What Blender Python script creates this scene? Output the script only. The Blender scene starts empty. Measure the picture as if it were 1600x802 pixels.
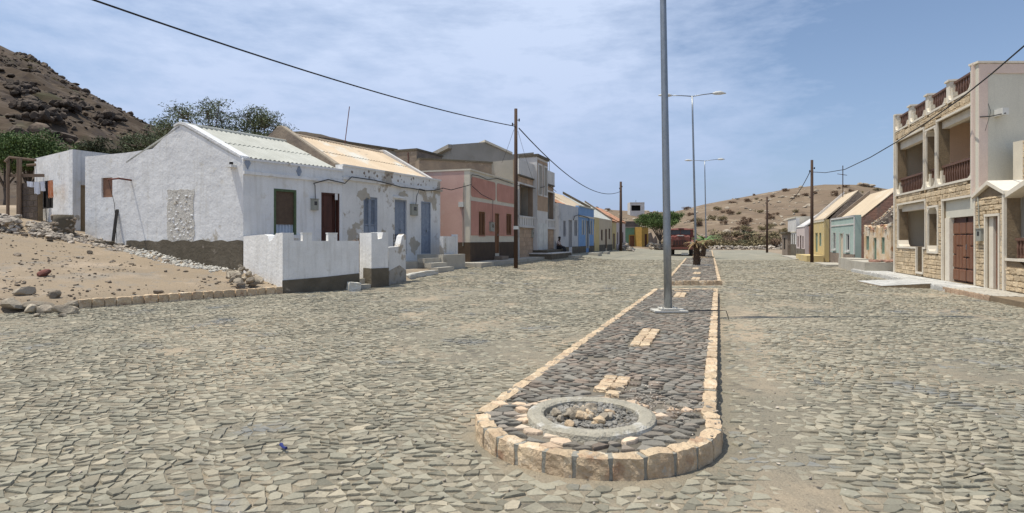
import bpy, math, random
import numpy as np
from mathutils import Vector, Matrix
random.seed(7); RS=np.random.RandomState(11)
S=bpy.context.scene
COL=S.collection
R=math.radians
# ------------------------------------------------------------------ camera, sky, sun
EYE=1.5; FO=900.0; HZ=375.0
cd=bpy.data.cameras.new('camera'); cam=bpy.data.objects.new('camera',cd); COL.objects.link(cam); S.camera=cam
cam.location=(0,0,EYE); cam.rotation_euler=(R(90),0,0)
cd.sensor_width=36; cd.lens=36*FO/1600; cd.shift_y=-(401-HZ)/1600; cd.clip_start=.05; cd.clip_end=6000
SUN_EL=70.0; SUN_TRAVEL=(1.0,0.07)
w=bpy.data.worlds.new('World'); S.world=w; w.use_nodes=True
nt=w.node_tree; nt.nodes.clear()
def N(nt,t,**k):
    n=nt.nodes.new(t)
    for a,b in k.items(): setattr(n,a,b)
    return n
L_=lambda nt,a,b: nt.links.new(a,b)
sky=N(nt,'ShaderNodeTexSky'); sky.sky_type='NISHITA'; sky.sun_disc=False
sky.sun_elevation=R(SUN_EL); sky.sun_rotation=math.atan2(-SUN_TRAVEL[0],-SUN_TRAVEL[1]); sky.air_density=1.0; sky.dust_density=.6; sky.ozone_density=1.2
tc=N(nt,'ShaderNodeTexCoord'); mp=N(nt,'ShaderNodeMapping'); mp.inputs['Scale'].default_value=(1.0,1.3,3.4); mp.inputs['Rotation'].default_value=(0,R(14),0)
L_(nt,tc.outputs['Generated'],mp.inputs['Vector'])
n1=N(nt,'ShaderNodeTexNoise'); n1.inputs['Scale'].default_value=1.5; n1.inputs['Detail'].default_value=9; n1.inputs['Roughness'].default_value=.62; n1.inputs['Distortion'].default_value=.35
n2=N(nt,'ShaderNodeTexNoise'); n2.inputs['Scale'].default_value=12; n2.inputs['Detail'].default_value=6; n2.inputs['Roughness'].default_value=.6
L_(nt,mp.outputs[0],n1.inputs['Vector']); L_(nt,mp.outputs[0],n2.inputs['Vector'])
sx=N(nt,'ShaderNodeSeparateXYZ'); L_(nt,tc.outputs['Generated'],sx.inputs[0])
def math_(nt,op,a,b=None,clamp=False):
    m=N(nt,'ShaderNodeMath',operation=op); m.use_clamp=clamp
    for i,v in enumerate((a,b)):
        if v is None: continue
        if isinstance(v,(int,float)): m.inputs[i].default_value=v
        else: L_(nt,v,m.inputs[i])
    return m.outputs[0]
c=math_(nt,'ADD',math_(nt,'MULTIPLY',n1.outputs['Fac'],1.55),math_(nt,'MULTIPLY',n2.outputs['Fac'],.70))
c=math_(nt,'SUBTRACT',c,math_(nt,'MULTIPLY',math_(nt,'MAXIMUM',math_(nt,'SUBTRACT',sx.outputs['X'],.10),0.0),1.75))
c=math_(nt,'ADD',c,math_(nt,'MULTIPLY',math_(nt,'MINIMUM',sx.outputs['X'],0.0),.5))   # the veil of cloud thins towards the right
c=math_(nt,'ADD',c,math_(nt,'MULTIPLY',sx.outputs['Z'],.30))
c=math_(nt,'MULTIPLY',math_(nt,'SUBTRACT',c,.56),1.5,True)
c=math_(nt,'MULTIPLY',c,.92)
b1=N(nt,'ShaderNodeBackground'); b1.inputs['Strength'].default_value=.122; L_(nt,sky.outputs[0],b1.inputs['Color'])
b2=N(nt,'ShaderNodeBackground'); b2.inputs['Color'].default_value=(.66,.765,.97,1); b2.inputs['Strength'].default_value=1.0
mx=N(nt,'ShaderNodeMixShader'); L_(nt,c,mx.inputs[0]); L_(nt,b1.outputs[0],mx.inputs[1]); L_(nt,b2.outputs[0],mx.inputs[2])
b3=N(nt,'ShaderNodeBackground'); b3.inputs['Color'].default_value=(.275,.375,.64,1); b3.inputs['Strength'].default_value=.97
hf=math_(nt,'MULTIPLY',math_(nt,'POWER',math_(nt,'SUBTRACT',1.0,math_(nt,'MAXIMUM',sx.outputs['Z'],0.0),True),4.5),.85)
mx2=N(nt,'ShaderNodeMixShader'); L_(nt,hf,mx2.inputs[0]); L_(nt,mx.outputs[0],mx2.inputs[1]); L_(nt,b3.outputs[0],mx2.inputs[2])
wo=N(nt,'ShaderNodeOutputWorld'); L_(nt,mx2.outputs[0],wo.inputs[0])
sl=bpy.data.lights.new('sun','SUN'); so=bpy.data.objects.new('sun',sl); COL.objects.link(so)
sl.energy=4.1; sl.angle=R(.5); sl.color=(1,.94,.83)
ce=math.cos(R(SUN_EL)); tv=Vector(SUN_TRAVEL).normalized()
so.rotation_euler=Vector((tv.x*ce,tv.y*ce,-math.sin(R(SUN_EL)))).to_track_quat('-Z','Y').to_euler(); so.location=(0,0,60)
S.view_settings.view_transform='Standard'; S.view_settings.look='None'; S.view_settings.exposure=0.10; S.view_settings.gamma=1
S.cycles.max_bounces=6; S.cycles.diffuse_bounces=4; S.cycles.glossy_bounces=2; S.cycles.use_denoising=True

# ------------------------------------------------------------------ noise in numpy
def _h(i,j,s):
    n=(i.astype(np.int64)*374761393+j.astype(np.int64)*668265263+s*1442695041)&0x7fffffff
    n=((n^(n>>13))*1274126177)&0x7fffffff
    return ((n^(n>>16))&0xffff)/65535.0
def vnoise(x,y,s=0):
    x=np.asarray(x,float); y=np.asarray(y,float)
    i=np.floor(x); j=np.floor(y); fx=x-i; fy=y-j; fx=fx*fx*(3-2*fx); fy=fy*fy*(3-2*fy)
    a=_h(i,j,s);b=_h(i+1,j,s);c=_h(i,j+1,s);d=_h(i+1,j+1,s)
    return (a*(1-fx)+b*fx)*(1-fy)+(c*(1-fx)+d*fx)*fy
def fbm(x,y,o=4,s=0):
    t=0;a=.5
    for k in range(o):
        t=t+a*(vnoise(x,y,s+k)-.5)*2; x=np.asarray(x)*2.03+5.1; y=np.asarray(y)*2.03+1.7; a*=.5
    return t
sstep=lambda t: (lambda u:u*u*(3-2*u))(np.clip(t,0,1))
# ------------------------------------------------------------------ the lie of the land
def XL(Y): return np.interp(Y,[-20,12.6,16.07,18.1,24.4,26.6,28,50,80,120],[-38.5,-9.45,-6.375,-3.9,-2.6,-2.5,-2.05,5.87,16.1,29.7])
def XR(Y): return 8.05+.331*np.asarray(Y,float)
def road_z(X,Y):
    X=np.asarray(X,float); Y=np.asarray(Y,float)
    A=np.interp(Y,[0,17,24,28,42,55,65,85],[0,0,.2,.25,.36,.4,.32,.3])
    return A*sstep(1-(X-XL(Y))/5.0)+np.interp(Y,[0,70,82],[0,0,.25])*0.6
KA=np.array([-9.5,12.6]); KN=np.array([-.749,.663])
_sk=np.array([(-700,-330),(-300,-100),(0,70),(40,90),(60,99),(100,122),(150,150),(200,178),(240,198),(300,213),(400,210),(456,205),(500,209),(542,220),(600,250),(650,290),(720,322),(800,330),(870,329),(930,327),(1000,331),(1050,331),(1100,319),(1180,304),(1240,293),(1290,288),(1340,289),(1400,297),(1600,310),(2200,330)],float)
SKA=(_sk[:,0]-800)/900; SKE=(375-_sk[:,1])/900
def ridge(a): return np.interp(a,[-.45,-.15],[150,200])
def ground_z(X,Y):
    X=np.asarray(X,float); Y=np.asarray(Y,float)
    s=(X-KA[0])*KN[0]+(Y-KA[1])*KN[1]
    sl=.115+.085*np.clip((-X-8.4)/9,0,1)
    dirt=.15+np.clip(s,0,14)*sl+np.clip(s-14,0,60)*.03
    left=sstep(np.clip((XL(Y)-X)/.6,0,1))
    # behind the row of houses the ground is about floor level
    dirt=np.where(Y>18.1, np.minimum(dirt, .35+np.clip(XL(Y)-X-4,0,50)*.16), dirt)
    rz=road_z(X,Y)
    base=rz-.06
    dl=np.where(s>0,dirt,base)
    base=base*(1-left)+np.where(X<XL(Y),dl,base)*left
    Yc=np.maximum(Y,1.0); a=np.clip(X/Yc,-1.6,1.6)
    e=np.interp(a,SKA,SKE); Yr=ridge(a); Y0=np.interp(a,[-.5,-.1,0.05],[36,50,86])
    zr=1.5+e*Yr; r=np.clip((Y-Y0)/(Yr-Y0),0,1)
    hill=(zr-base)*(r**1.08)
    lw=np.interp(a,[-.35,-.2],[1,0])
    rough=(fbm(X/9,Y/9,5,3)*2.6+(1-np.abs(fbm(X/5,Y/5,4,9))*2.2)*1.1-.7)*lw+fbm(X/14,Y/14,5,5)*1.5*(1-lw)
    hill=hill+rough*sstep(r*5)*(1-.75*sstep((r-.75)*5))
    over=np.clip(Y-Yr,0,1e4)
    hill=hill-np.minimum(over*.22,zr*.9)
    return base+np.where(Y>Y0,hill,0)+(fbm(X/2.2,Y/2.2,3,21)*.07+fbm(X/.8,Y/.8,2,22)*.035)*np.where(s>0.3,1,0)*(X<XL(Y))
gz=lambda x,y: float(ground_z(np.array([x]),np.array([y]))[0])
rz_=lambda x,y: float(road_z(x,y))
def G(px,py,z=0.0):
    """photo measurement -> point on the level z"""
    D=(EYE-z)*FO/(py-HZ); return ((px-800)/FO*D, D)

# ------------------------------------------------------------------ materials
MATS={}
def mat(name,col,col2=None,scale=3.0,detail=5,rough=.9,bump=.0,bscale=20,patches=(),metal=0,spec=.3,stretch=None,island=0,attr=None,obj=0,alpha=None,streak=None):
    if name in MATS: return MATS[name]
    m=bpy.data.materials.new(name); m.use_nodes=True; t=m.node_tree; p=t.nodes['Principled BSDF']
    geo=N(t,'ShaderNodeNewGeometry'); vec=geo.outputs['Position']
    if stretch:
        mm=N(t,'ShaderNodeMapping'); mm.inputs['Scale'].default_value=stretch; L_(t,vec,mm.inputs[0]); vec=mm.outputs[0]
    def noise(sc,de=5,ro=.55):
        n=N(t,'ShaderNodeTexNoise'); n.inputs['Scale'].default_value=sc; n.inputs['Detail'].default_value=de; n.inputs['Roughness'].default_value=ro
        L_(t,vec,n.inputs['Vector']); return n.outputs['Fac']
    def ramp(f,lo,hi):
        r=N(t,'ShaderNodeMapRange'); r.inputs[1].default_value=lo; r.inputs[2].default_value=hi; L_(t,f,r.inputs[0]); return r.outputs[0]
    def mix(f,a,b,bt='MIX'):
        x=N(t,'ShaderNodeMix',data_type='RGBA',blend_type=bt)
        if isinstance(f,(int,float)): x.inputs[0].default_value=f
        else: L_(t,f,x.inputs[0])
        for i,v in ((6,a),(7,b)):
            if isinstance(v,tuple): x.inputs[i].default_value=(*v,1)
            else: L_(t,v,x.inputs[i])
        return x.outputs[2]
    if col2 is None: col2=tuple(c*.82 for c in col)
    c=mix(ramp(noise(scale,detail),.35,.65),tuple(col),tuple(col2))
    if attr:
        at=N(t,'ShaderNodeAttribute'); at.attribute_name='tint'
        c=mix(ramp(at.outputs['Fac'],0,1),c,tuple(attr[0])); 
        hs=N(t,'ShaderNodeHueSaturation'); L_(t,c,hs.inputs['Color']); at2=N(t,'ShaderNodeAttribute'); at2.attribute_name='shade'
        L_(t,ramp2(t,at2.outputs['Fac'],attr[1],attr[2]),hs.inputs['Value']); c=hs.outputs[0]
    if island or obj:
        hs=N(t,'ShaderNodeHueSaturation'); L_(t,c,hs.inputs['Color'])
        if obj:
            oi=N(t,'ShaderNodeObjectInfo'); f=oi.outputs['Random']
        else: f=geo.outputs['Random Per Island']
        v=obj or island
        L_(t,ramp2(t,f,1-v,1+v),hs.inputs['Value']); c=hs.outputs[0]
    for (pc,ps,lo,hi) in patches:
        c=mix(ramp(noise(ps,6,.62),lo,hi),c,tuple(pc))
    if streak:
        mm=N(t,'ShaderNodeMapping'); mm.inputs['Scale'].default_value=(5,5,.35); L_(t,geo.outputs['Position'],mm.inputs[0]); n=N(t,'ShaderNodeTexNoise'); n.inputs['Scale'].default_value=1.3; n.inputs['Detail'].default_value=6; n.inputs['Roughness'].default_value=.65; L_(t,mm.outputs[0],n.inputs['Vector'])
        c=mix(math_(t,'MULTIPLY',ramp(n.outputs['Fac'],.52,.72),.55),c,tuple(streak))
    # fine grain
    g=N(t,'ShaderNodeHueSaturation'); L_(t,c,g.inputs['Color']); L_(t,ramp2(t,noise(60,3),.9,1.1,.3,.7),g.inputs['Value']); c=g.outputs[0]
    L_(t,c,p.inputs['Base Color']); p.inputs['Roughness'].default_value=rough; p.inputs['Metallic'].default_value=metal
    p.inputs['Specular IOR Level'].default_value=spec
    if bump:
        b=N(t,'ShaderNodeBump'); b.inputs['Strength'].default_value=min(1,bump); b.inputs['Distance'].default_value=.03 if bscale>6 else .07
        L_(t,noise(bscale,6,.6),b.inputs['Height']); L_(t,b.outputs[0],p.inputs['Normal'])
    MATS[name]=m; return m
def ramp2(t,f,a,b,lo=0,hi=1):
    r=N(t,'ShaderNodeMapRange'); r.inputs[1].default_value=lo; r.inputs[2].default_value=hi; r.inputs[3].default_value=a; r.inputs[4].default_value=b
    L_(t,f,r.inputs[0]); return r.outputs[0]
DIRT=(.50,.41,.30)
m_road_dirt=mat('road dust',(.275,.243,.178),(.225,.20,.15),.9,rough=.95,bump=.9,bscale=38,patches=[((.39,.315,.22),.35,.48,.60),((.15,.135,.105),2.4,.56,.68),((.09,.08,.065),11,.60,.68)])
m_stone=mat('street stone',(.262,.247,.188),(.302,.280,.21),.45,rough=.85,bump=.5,bscale=26,attr=((.375,.325,.235),.60,1.15),patches=[((.365,.325,.24),.3,.54,.66),((.345,.31,.23),2.6,.53,.66),((.20,.20,.185),.8,.58,.68)],spec=.25)
m_farroad=None
m_slate=mat('dark slate',(.205,.194,.165),(.245,.222,.18),.9,rough=.9,bump=.6,bscale=35,attr=((.27,.21,.16),.62,1.2),patches=[((.26,.225,.175),1.8,.60,.74)],spec=.35)
m_slatebed=mat('slate bed dust',(.13,.115,.09),(.22,.19,.145),2,rough=.95,bump=.5,bscale=50)
m_kerb=mat('tan limestone',(.61,.475,.31),(.50,.365,.235),5,rough=.9,bump=1,bscale=26,obj=.15,patches=[((.72,.61,.45),6,.55,.68),((.38,.24,.15),4,.60,.70),((.42,.38,.31),9,.64,.70)])
m_mortar=mat('grey mortar',(.25,.24,.20),(.32,.30,.25),9,bump=.4,bscale=60)
m_dirt=mat('bare earth',(.255,.200,.138),(.305,.238,.162),.35,rough=.97,bump=1,bscale=14,patches=[((.245,.21,.165),.9,.55,.68),((.41,.325,.235),.25,.52,.66),((.23,.205,.17),3.2,.58,.68),((.13,.10,.07),9,.66,.72)])
m_rockhill=mat('rocky brown slope',(.066,.046,.030),(.094,.068,.045),.14,rough=.97,bump=1,bscale=.9,patches=[((.055,.04,.032),.35,.52,.60),((.14,.108,.075),.7,.58,.70),((.065,.062,.032),.10,.56,.66)])
m_dryhill=mat('dry tan slope',(.205,.152,.098),(.165,.117,.077),.05,rough=.97,bump=1,bscale=.6,patches=[((.125,.092,.06),.22,.55,.66),((.26,.20,.135),.12,.56,.68),((.105,.088,.055),.7,.60,.70)])
m_white=mat('whitewashed plaster',streak=(.52,.50,.45),col=(.76,.76,.745),col2=(.67,.67,.66),scale=1.2,bump=.45,bscale=3.2,patches=[((.60,.57,.50),2.6,.60,.74),((.45,.41,.34),1.1,.67,.715),((.48,.46,.43),7,.70,.74)])
m_white2=mat('peeling white plaster',streak=(.52,.50,.45),col=(.75,.74,.71),col2=(.66,.65,.62),scale=1.4,bump=.5,bscale=8,patches=[((.42,.37,.30),.75,.585,.61),((.53,.50,.46),2.2,.62,.66),((.25,.20,.17),5,.74,.77)])
m_porch=mat('rough white render',streak=(.52,.50,.45),col=(.78,.77,.74),col2=(.69,.68,.65),scale=2,bump=.6,bscale=9,patches=[((.50,.46,.38),2.3,.66,.74)])
m_dado=mat('dark cement render',(.105,.088,.062),(.145,.123,.09),2.5,bump=.7,bscale=10,patches=[((.30,.26,.21),3,.64,.74)])
m_fieldstone=mat('rubble stone',(.40,.36,.30),(.30,.27,.22),4,bump=1,bscale=12,obj=.28)
m_rubble=mat('loose rubble',(.42,.37,.30),(.28,.24,.20),3,bump=1,bscale=12,island=.4)
m_rock=mat('weathered brown rock',(.27,.225,.17),(.38,.33,.25),3,bump=1,bscale=12,obj=.3,patches=[((.20,.14,.10),1.5,.56,.68)])
m_sheetw=mat('pale cement roofing',(.52,.52,.46),(.44,.44,.385),1.5,rough=.8,obj=.05,patches=[((.42,.40,.34),2.5,.62,.75)])
m_sheett=mat('tan cement roofing',(.60,.47,.32),(.66,.53,.38),.8,rough=.85,obj=.05,patches=[((.64,.62,.54),.5,.56,.66)])
m_roofplain=mat('pale render roof',(.56,.45,.31),(.50,.40,.28),1,rough=.9,bump=.2,patches=[((.62,.56,.45),.6,.56,.7)])
m_brownwall=mat('weathered brown masonry',(.26,.205,.155),(.19,.15,.12),1.6,bump=1,bscale=7,patches=[((.36,.30,.24),2.5,.60,.72)])
m_grayrender=mat('bare grey render',(.34,.31,.27),(.28,.26,.22),.9,bump=.2,patches=[((.24,.20,.16),.7,.6,.72)])
m_redwall=mat('reddish earth wall',(.36,.20,.14),(.28,.165,.125),1.6,bump=.9,bscale=8,patches=[((.22,.17,.14),1.4,.56,.7)])
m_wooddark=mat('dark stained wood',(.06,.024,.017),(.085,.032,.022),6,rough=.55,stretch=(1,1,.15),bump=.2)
m_woodbrown=mat('varnished brown wood',(.20,.085,.04),(.15,.06,.03),5,rough=.45,stretch=(1,1,.2),bump=.1,spec=.5)
m_oldwood=mat('grey old wood',(.22,.16,.11),(.16,.11,.08),5,stretch=(1,1,.15),bump=.4)
m_greenpaint=mat('dull green paint',(.10,.14,.07),(.07,.10,.05),8,rough=.7)
m_brownpanel=mat('brown board',(.11,.075,.05),(.09,.06,.04),8,rough=.7)
m_bluepaint=mat('faded blue paint',(.275,.315,.375),(.22,.255,.315),9,rough=.75,patches=[((.40,.40,.42),8,.62,.72)])
m_tealpaint=mat('faded green door',(.24,.31,.24),(.20,.265,.21),7,rough=.8)
m_black=mat('black cable rubber',(.02,.02,.022),rough=.6)
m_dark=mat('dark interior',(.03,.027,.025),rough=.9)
m_glass=mat('dusty glass',(.05,.055,.06),rough=.2,spec=.6)
m_box=mat('meter box plastic',(.33,.33,.28),(.28,.28,.24),9,rough=.7)
m_pink=mat('salmon paint',streak=(.36,.17,.13),col=(.52,.265,.205),col2=(.46,.23,.175),scale=1.5,bump=.2,patches=[((.56,.30,.23),1.2,.58,.72)])
m_pinkside=mat('pale pink plaster',(.56,.37,.31),(.50,.32,.27),1.0,bump=.25,patches=[((.56,.44,.38),1.1,.58,.7)])
m_cream=mat('cream trim',(.62,.57,.46),(.56,.51,.41),2.5,bump=.15)
m_beigeblock=mat('beige stone block',(.46,.33,.225),(.38,.27,.185),2,bump=.6,bscale=18,obj=.10)
m_beigejoint=mat('beige joint',(.30,.23,.17),bump=.3)
m_bal=mat('weathered baluster brown',(.15,.080,.055),(.12,.062,.042),7,rough=.6)
m_veneer=mat('cream stone veneer',(.60,.48,.32),(.51,.39,.245),3,bump=1,bscale=16,obj=.2,island=0)
m_veneer2=mat('cream stone veneer far',(.60,.48,.32),(.51,.39,.245),3,bump=1,bscale=16,island=.2)
m_vjoint=mat('veneer joint',(.20,.15,.095),(.25,.19,.12),4,bump=.5)
m_trim=mat('cream moulding',(.70,.64,.53),(.64,.58,.48),3,rough=.8)
m_pinktrim=mat('pinkish border paint',(.64,.52,.44),(.60,.48,.41),2)
m_creamwall=mat('light grey green render',streak=(.50,.48,.40),col=(.60,.575,.48),col2=(.54,.52,.435),scale=.9,bump=.15)
m_peach=mat('peach loggia render',(.80,.60,.45),(.76,.56,.42),1)
m_tile=mat('white pavement tile',(.55,.54,.50),(.42,.415,.385),3,rough=.7,obj=.12,bump=.3,bscale=30)
m_conc=mat('worn concrete',(.46,.43,.36),(.39,.36,.30),2,bump=.4,bscale=25,patches=[((.33,.29,.23),1.5,.58,.7)])
m_lightconc=mat('pale concrete',(.58,.56,.50),(.48,.46,.40),4,bump=.5,bscale=30)
m_ring=mat('rough concrete ring',(.44,.405,.32),(.35,.32,.25),6,bump=.9,bscale=40,patches=[((.30,.27,.22),14,.66,.72),((.58,.56,.50),5,.55,.66)])
m_steel=mat('galvanised steel',(.30,.32,.34),(.25,.27,.28),12,rough=.42,metal=.75,stretch=(1,1,.3),spec=.5)
m_lamp=mat('pale lamp housing',(.62,.62,.58),rough=.5)
m_pole=mat('creosoted pole wood',(.055,.032,.022),(.075,.045,.03),6,rough=.8,stretch=(1,1,.1),bump=.3)
m_cyan=mat('pale aqua paint',streak=(.27,.33,.29),col=(.38,.47,.415),col2=(.34,.425,.38),scale=1.5,patches=[((.40,.52,.46),1.4,.6,.7)])
m_yellow=mat('faded yellow paint',streak=(.42,.35,.21),col=(.58,.46,.22),col2=(.52,.41,.20),scale=1.5,patches=[((.52,.46,.33),1.5,.58,.68)])
m_blue=mat('sky blue paint',(.20,.33,.54),(.17,.29,.49),2,patches=[((.26,.35,.48),2,.62,.72)])
m_green=mat('faded green wall paint',(.16,.29,.19),(.13,.24,.16),2,patches=[((.26,.30,.22),1.4,.6,.7)])
m_ochre=mat('ochre paint',(.42,.27,.07),(.36,.22,.06),2)
m_whitefar=mat('chalky white plaster',streak=(.52,.50,.45),col=(.62,.60,.57),col2=(.54,.52,.49),scale=1.2,patches=[((.40,.37,.33),.9,.60,.68)])
m_palepink=mat('pinkish white plaster',(.58,.49,.46),(.52,.44,.41),1.2)
m_creamhouse=mat('cream house plaster',(.55,.46,.33),(.50,.41,.29),1.4)
m_rooftile=mat('terracotta roof tile',(.42,.19,.11),(.50,.30,.19),3,obj=.2,bump=.4,patches=[((.52,.42,.32),2.4,.6,.72)])
m_ruin=mat('crumbling ochre plaster',(.52,.36,.20),(.62,.54,.42),1.6,bump=.8,bscale=9,patches=[((.40,.22,.11),2.2,.56,.64),((.56,.52,.44),1.6,.60,.68)])
m_leaf=mat('acacia leaf',(.095,.15,.038),(.065,.105,.03),1.2,rough=.7,island=.35)
m_leafdark=mat('dusty dark leaf',(.075,.085,.042),(.052,.062,.032),1.2,rough=.8,island=.35)
m_leafbright=mat('bright bush leaf',(.105,.155,.045),(.07,.115,.033),1.0,rough=.7,island=.35)
m_drytwig=mat('dry twig',(.22,.15,.10),(.17,.115,.075),1.0,rough=.9,island=.3)
m_olive=mat('dry olive shrub',(.25,.205,.115),(.19,.155,.085),1.0,rough=.9,island=.3)
m_bark=mat('grey bark',(.13,.105,.085),(.09,.07,.055),8,bump=.5)
m_palmtrunk=mat('shaggy palm trunk',(.07,.045,.03),(.12,.08,.055),12,bump=1,bscale=40)
m_palmdry=mat('dried palm frond',(.26,.18,.09),(.20,.14,.07),6)
m_palmgreen=mat('broad green leaf',(.12,.22,.06),(.09,.17,.045),4,rough=.5)
m_truck=mat('rusty red truck paint',(.17,.045,.035),(.13,.055,.04),1.5,rough=.6,patches=[((.30,.19,.16),2.2,.56,.66),((.16,.07,.04),3,.6,.7)])
m_tyre=mat('dusty rubber',(.03,.03,.03),(.06,.055,.05),4,rough=.9)
m_skin=mat('dark brown skin',(.06,.032,.02),rough=.6)
m_shirt=mat('pinkish shirt cloth',(.42,.33,.30),rough=.9)
m_trouser=mat('dark trouser cloth',(.03,.03,.035),rough=.9)
m_cloth_w=mat('white laundry cloth',(.72,.73,.76),(.6,.62,.68),5,rough=.9)
m_cloth_o=mat('orange laundry cloth',(.62,.20,.07),(.7,.4,.25),9,rough=.9)
m_cloth_d=mat('dark laundry cloth',(.03,.028,.04),rough=.9)
m_bluebag=mat('blue plastic scrap',(.03,.04,.16),rough=.4)
m_pipe=mat('rusty pipe',(.20,.07,.05),(.12,.06,.05),8)

# ------------------------------------------------------------------ mesh building
class MB:
    def __init__(s): s.v=[]; s.f=[]
    def face(s,pts):
        n=len(s.v); s.v+= [tuple(p) for p in pts]; s.f.append(tuple(range(n,n+len(pts))))
    def hexa(s,p):   # 8 points: bottom 4 ccw, top 4 ccw
        n=len(s.v); s.v+=[tuple(q) for q in p]
        for f in ((3,2,1,0),(4,5,6,7),(0,1,5,4),(1,2,6,5),(2,3,7,6),(3,0,4,7)): s.f.append(tuple(n+i for i in f))
    def box(s,x0,x1,y0,y1,z0,z1): s.hexa([(x0,y0,z0),(x1,y0,z0),(x1,y1,z0),(x0,y1,z0),(x0,y0,z1),(x1,y0,z1),(x1,y1,z1),(x0,y1,z1)])
    def prism(s,poly,off):   # poly: list of 3d points, extruded by vector off
        n=len(s.v); k=len(poly); s.v+=[tuple(p) for p in poly]; s.v+=[tuple(Vector(p)+Vector(off)) for p in poly]
        s.f.append(tuple(range(n,n+k))); s.f.append(tuple(range(n+2*k-1,n+k-1,-1)))
        for i in range(k):
            j=(i+1)%k; s.f.append((n+j,n+i,n+k+i,n+k+j))
    def tube(s,pts,r,n=6,cap=True):
        pts=[Vector(p) for p in pts]; base=len(s.v); rr=r if hasattr(r,'__len__') else [r]*len(pts)
        for i,p in enumerate(pts):
            d=(pts[min(i+1,len(pts)-1)]-pts[max(i-1,0)]).normalized()
            a=Vector((0,0,1)) if abs(d.z)<.9 else Vector((1,0,0))
            u=d.cross(a).normalized(); v=d.cross(u)
            for k in range(n):
                t=2*math.pi*k/n; s.v.append(tuple(p+(u*math.cos(t)+v*math.sin(t))*rr[i]))
        for i in range(len(pts)-1):
            for k in range(n):
                a=base+i*n+k; b=base+i*n+(k+1)%n; s.f.append((a,b,b+n,a+n))
        if cap:
            s.f.append(tuple(base+k for k in range(n))[::-1]); e=base+(len(pts)-1)*n; s.f.append(tuple(e+k for k in range(n)))
    def build(s,name,m,parent=None,smooth=False,fix=True):
        me=bpy.data.meshes.new(name); o=bpy.data.objects.new(name,me); COL.objects.link(o)
        off=Vector((0,0,0))
        if parent is not None:
            o.parent=parent; off=worldloc(parent)
        me.from_pydata([tuple(Vector(v)-off) for v in s.v],[],s.f)
        if fix:
            import bmesh
            bm=bmesh.new(); bm.from_mesh(me); bmesh.ops.recalc_face_normals(bm,faces=bm.faces); bm.to_mesh(me); bm.free()
        if smooth: me.shade_smooth()
        me.materials.append(m); return o
def worldloc(o):
    v=Vector(o.location)
    while o.parent: o=o.parent; v+=Vector(o.location)
    return v
def tag(o,label=None,cat=None,group=None,kind=None):
    if label: o['label']=label
    if cat: o['category']=cat
    if group: o['group']=group
    if kind: o['kind']=kind
    return o
def thing(name,label,cat,loc,group=None):
    o=bpy.data.objects.new(name,None); COL.objects.link(o); o.location=loc; o.empty_display_size=.2
    return tag(o,label,cat,group)
class Fr:
    """a facade's own frame: t along it (left to right seen from outside), d outwards, z up"""
    def __init__(s,A,B):
        s.A=Vector((A[0],A[1])); s.B=Vector((B[0],B[1])); s.u=(s.B-s.A).normalized(); s.n=Vector((s.u.y,-s.u.x)); s.L=(s.B-s.A).length
    def P(s,t,d,z): return Vector((s.A.x+s.u.x*t+s.n.x*d, s.A.y+s.u.y*t+s.n.y*d, z))
    def tz(s,px,py,d=0):
        a=(px-800)/FO; A=s.A+s.n*d; t=(a*A.y-A.x)/(s.u.x-a*s.u.y); D=A.y+s.u.y*t
        return t, EYE-(py-HZ)*D/FO
    def rect(s,x0,x1,y0,y1,d=0):
        """photo box -> t0,t1,z0,z1 on the facade"""
        t0=s.tz(x0,0,d)[0]; t1=s.tz(x1,0,d)[0]; xm=(x0+x1)/2
        return t0,t1,s.tz(xm,y1,d)[1],s.tz(xm,y0,d)[1]
    def box(s,mb,t0,t1,d0,d1,z0,z1):
        mb.hexa([s.P(t0,d1,z0),s.P(t1,d1,z0),s.P(t1,d0,z0),s.P(t0,d0,z0),s.P(t0,d1,z1),s.P(t1,d1,z1),s.P(t1,d0,z1),s.P(t0,d0,z1)])
    def poly(s,mb,pts,d0,d1):   # pts in (t,z)
        mb.prism([s.P(t,d1,z) for t,z in pts], s.P(0,d0,0)-s.P(0,d1,0))
def wall(F,t0,t1,z0,z1,th,ops,mb,d=0):
    """wall slab with rectangular openings (ta,tb,za,zb)"""
    T=sorted(set([t0,t1]+[o for q in ops for o in q[:2]])); Z=sorted(set([z0,z1]+[o for q in ops for o in q[2:4]]))
    T=[t for t in T if t0<=t<=t1]; Z=[z for z in Z if z0<=z<=z1]
    hole=lambda a,b:any(q[0]<=a<=q[1] and q[2]<=b<=q[3] for q in ops)
    H=[[hole((T[i]+T[i+1])/2,(Z[j]+Z[j+1])/2) for j in range(len(Z)-1)] for i in range(len(T)-1)]
    for i in range(len(T)-1):
        for j in range(len(Z)-1):
            if H[i][j]: continue
            a,b,c,e=T[i],T[i+1],Z[j],Z[j+1]
            mb.face([F.P(a,d,c),F.P(b,d,c),F.P(b,d,e),F.P(a,d,e)]); mb.face([F.P(b,d-th,c),F.P(a,d-th,c),F.P(a,d-th,e),F.P(b,d-th,e)])
            if i==0 or H[i-1][j]: mb.face([F.P(a,d-th,c),F.P(a,d,c),F.P(a,d,e),F.P(a,d-th,e)])
            if i==len(T)-2 or H[i+1][j]: mb.face([F.P(b,d,c),F.P(b,d-th,c),F.P(b,d-th,e),F.P(b,d,e)])
            if j==0 or H[i][j-1]: mb.face([F.P(a,d-th,c),F.P(b,d-th,c),F.P(b,d,c),F.P(a,d,c)])
            if j==len(Z)-2 or H[i][j+1]: mb.face([F.P(a,d,e),F.P(b,d,e),F.P(b,d-th,e),F.P(a,d-th,e)])
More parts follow.
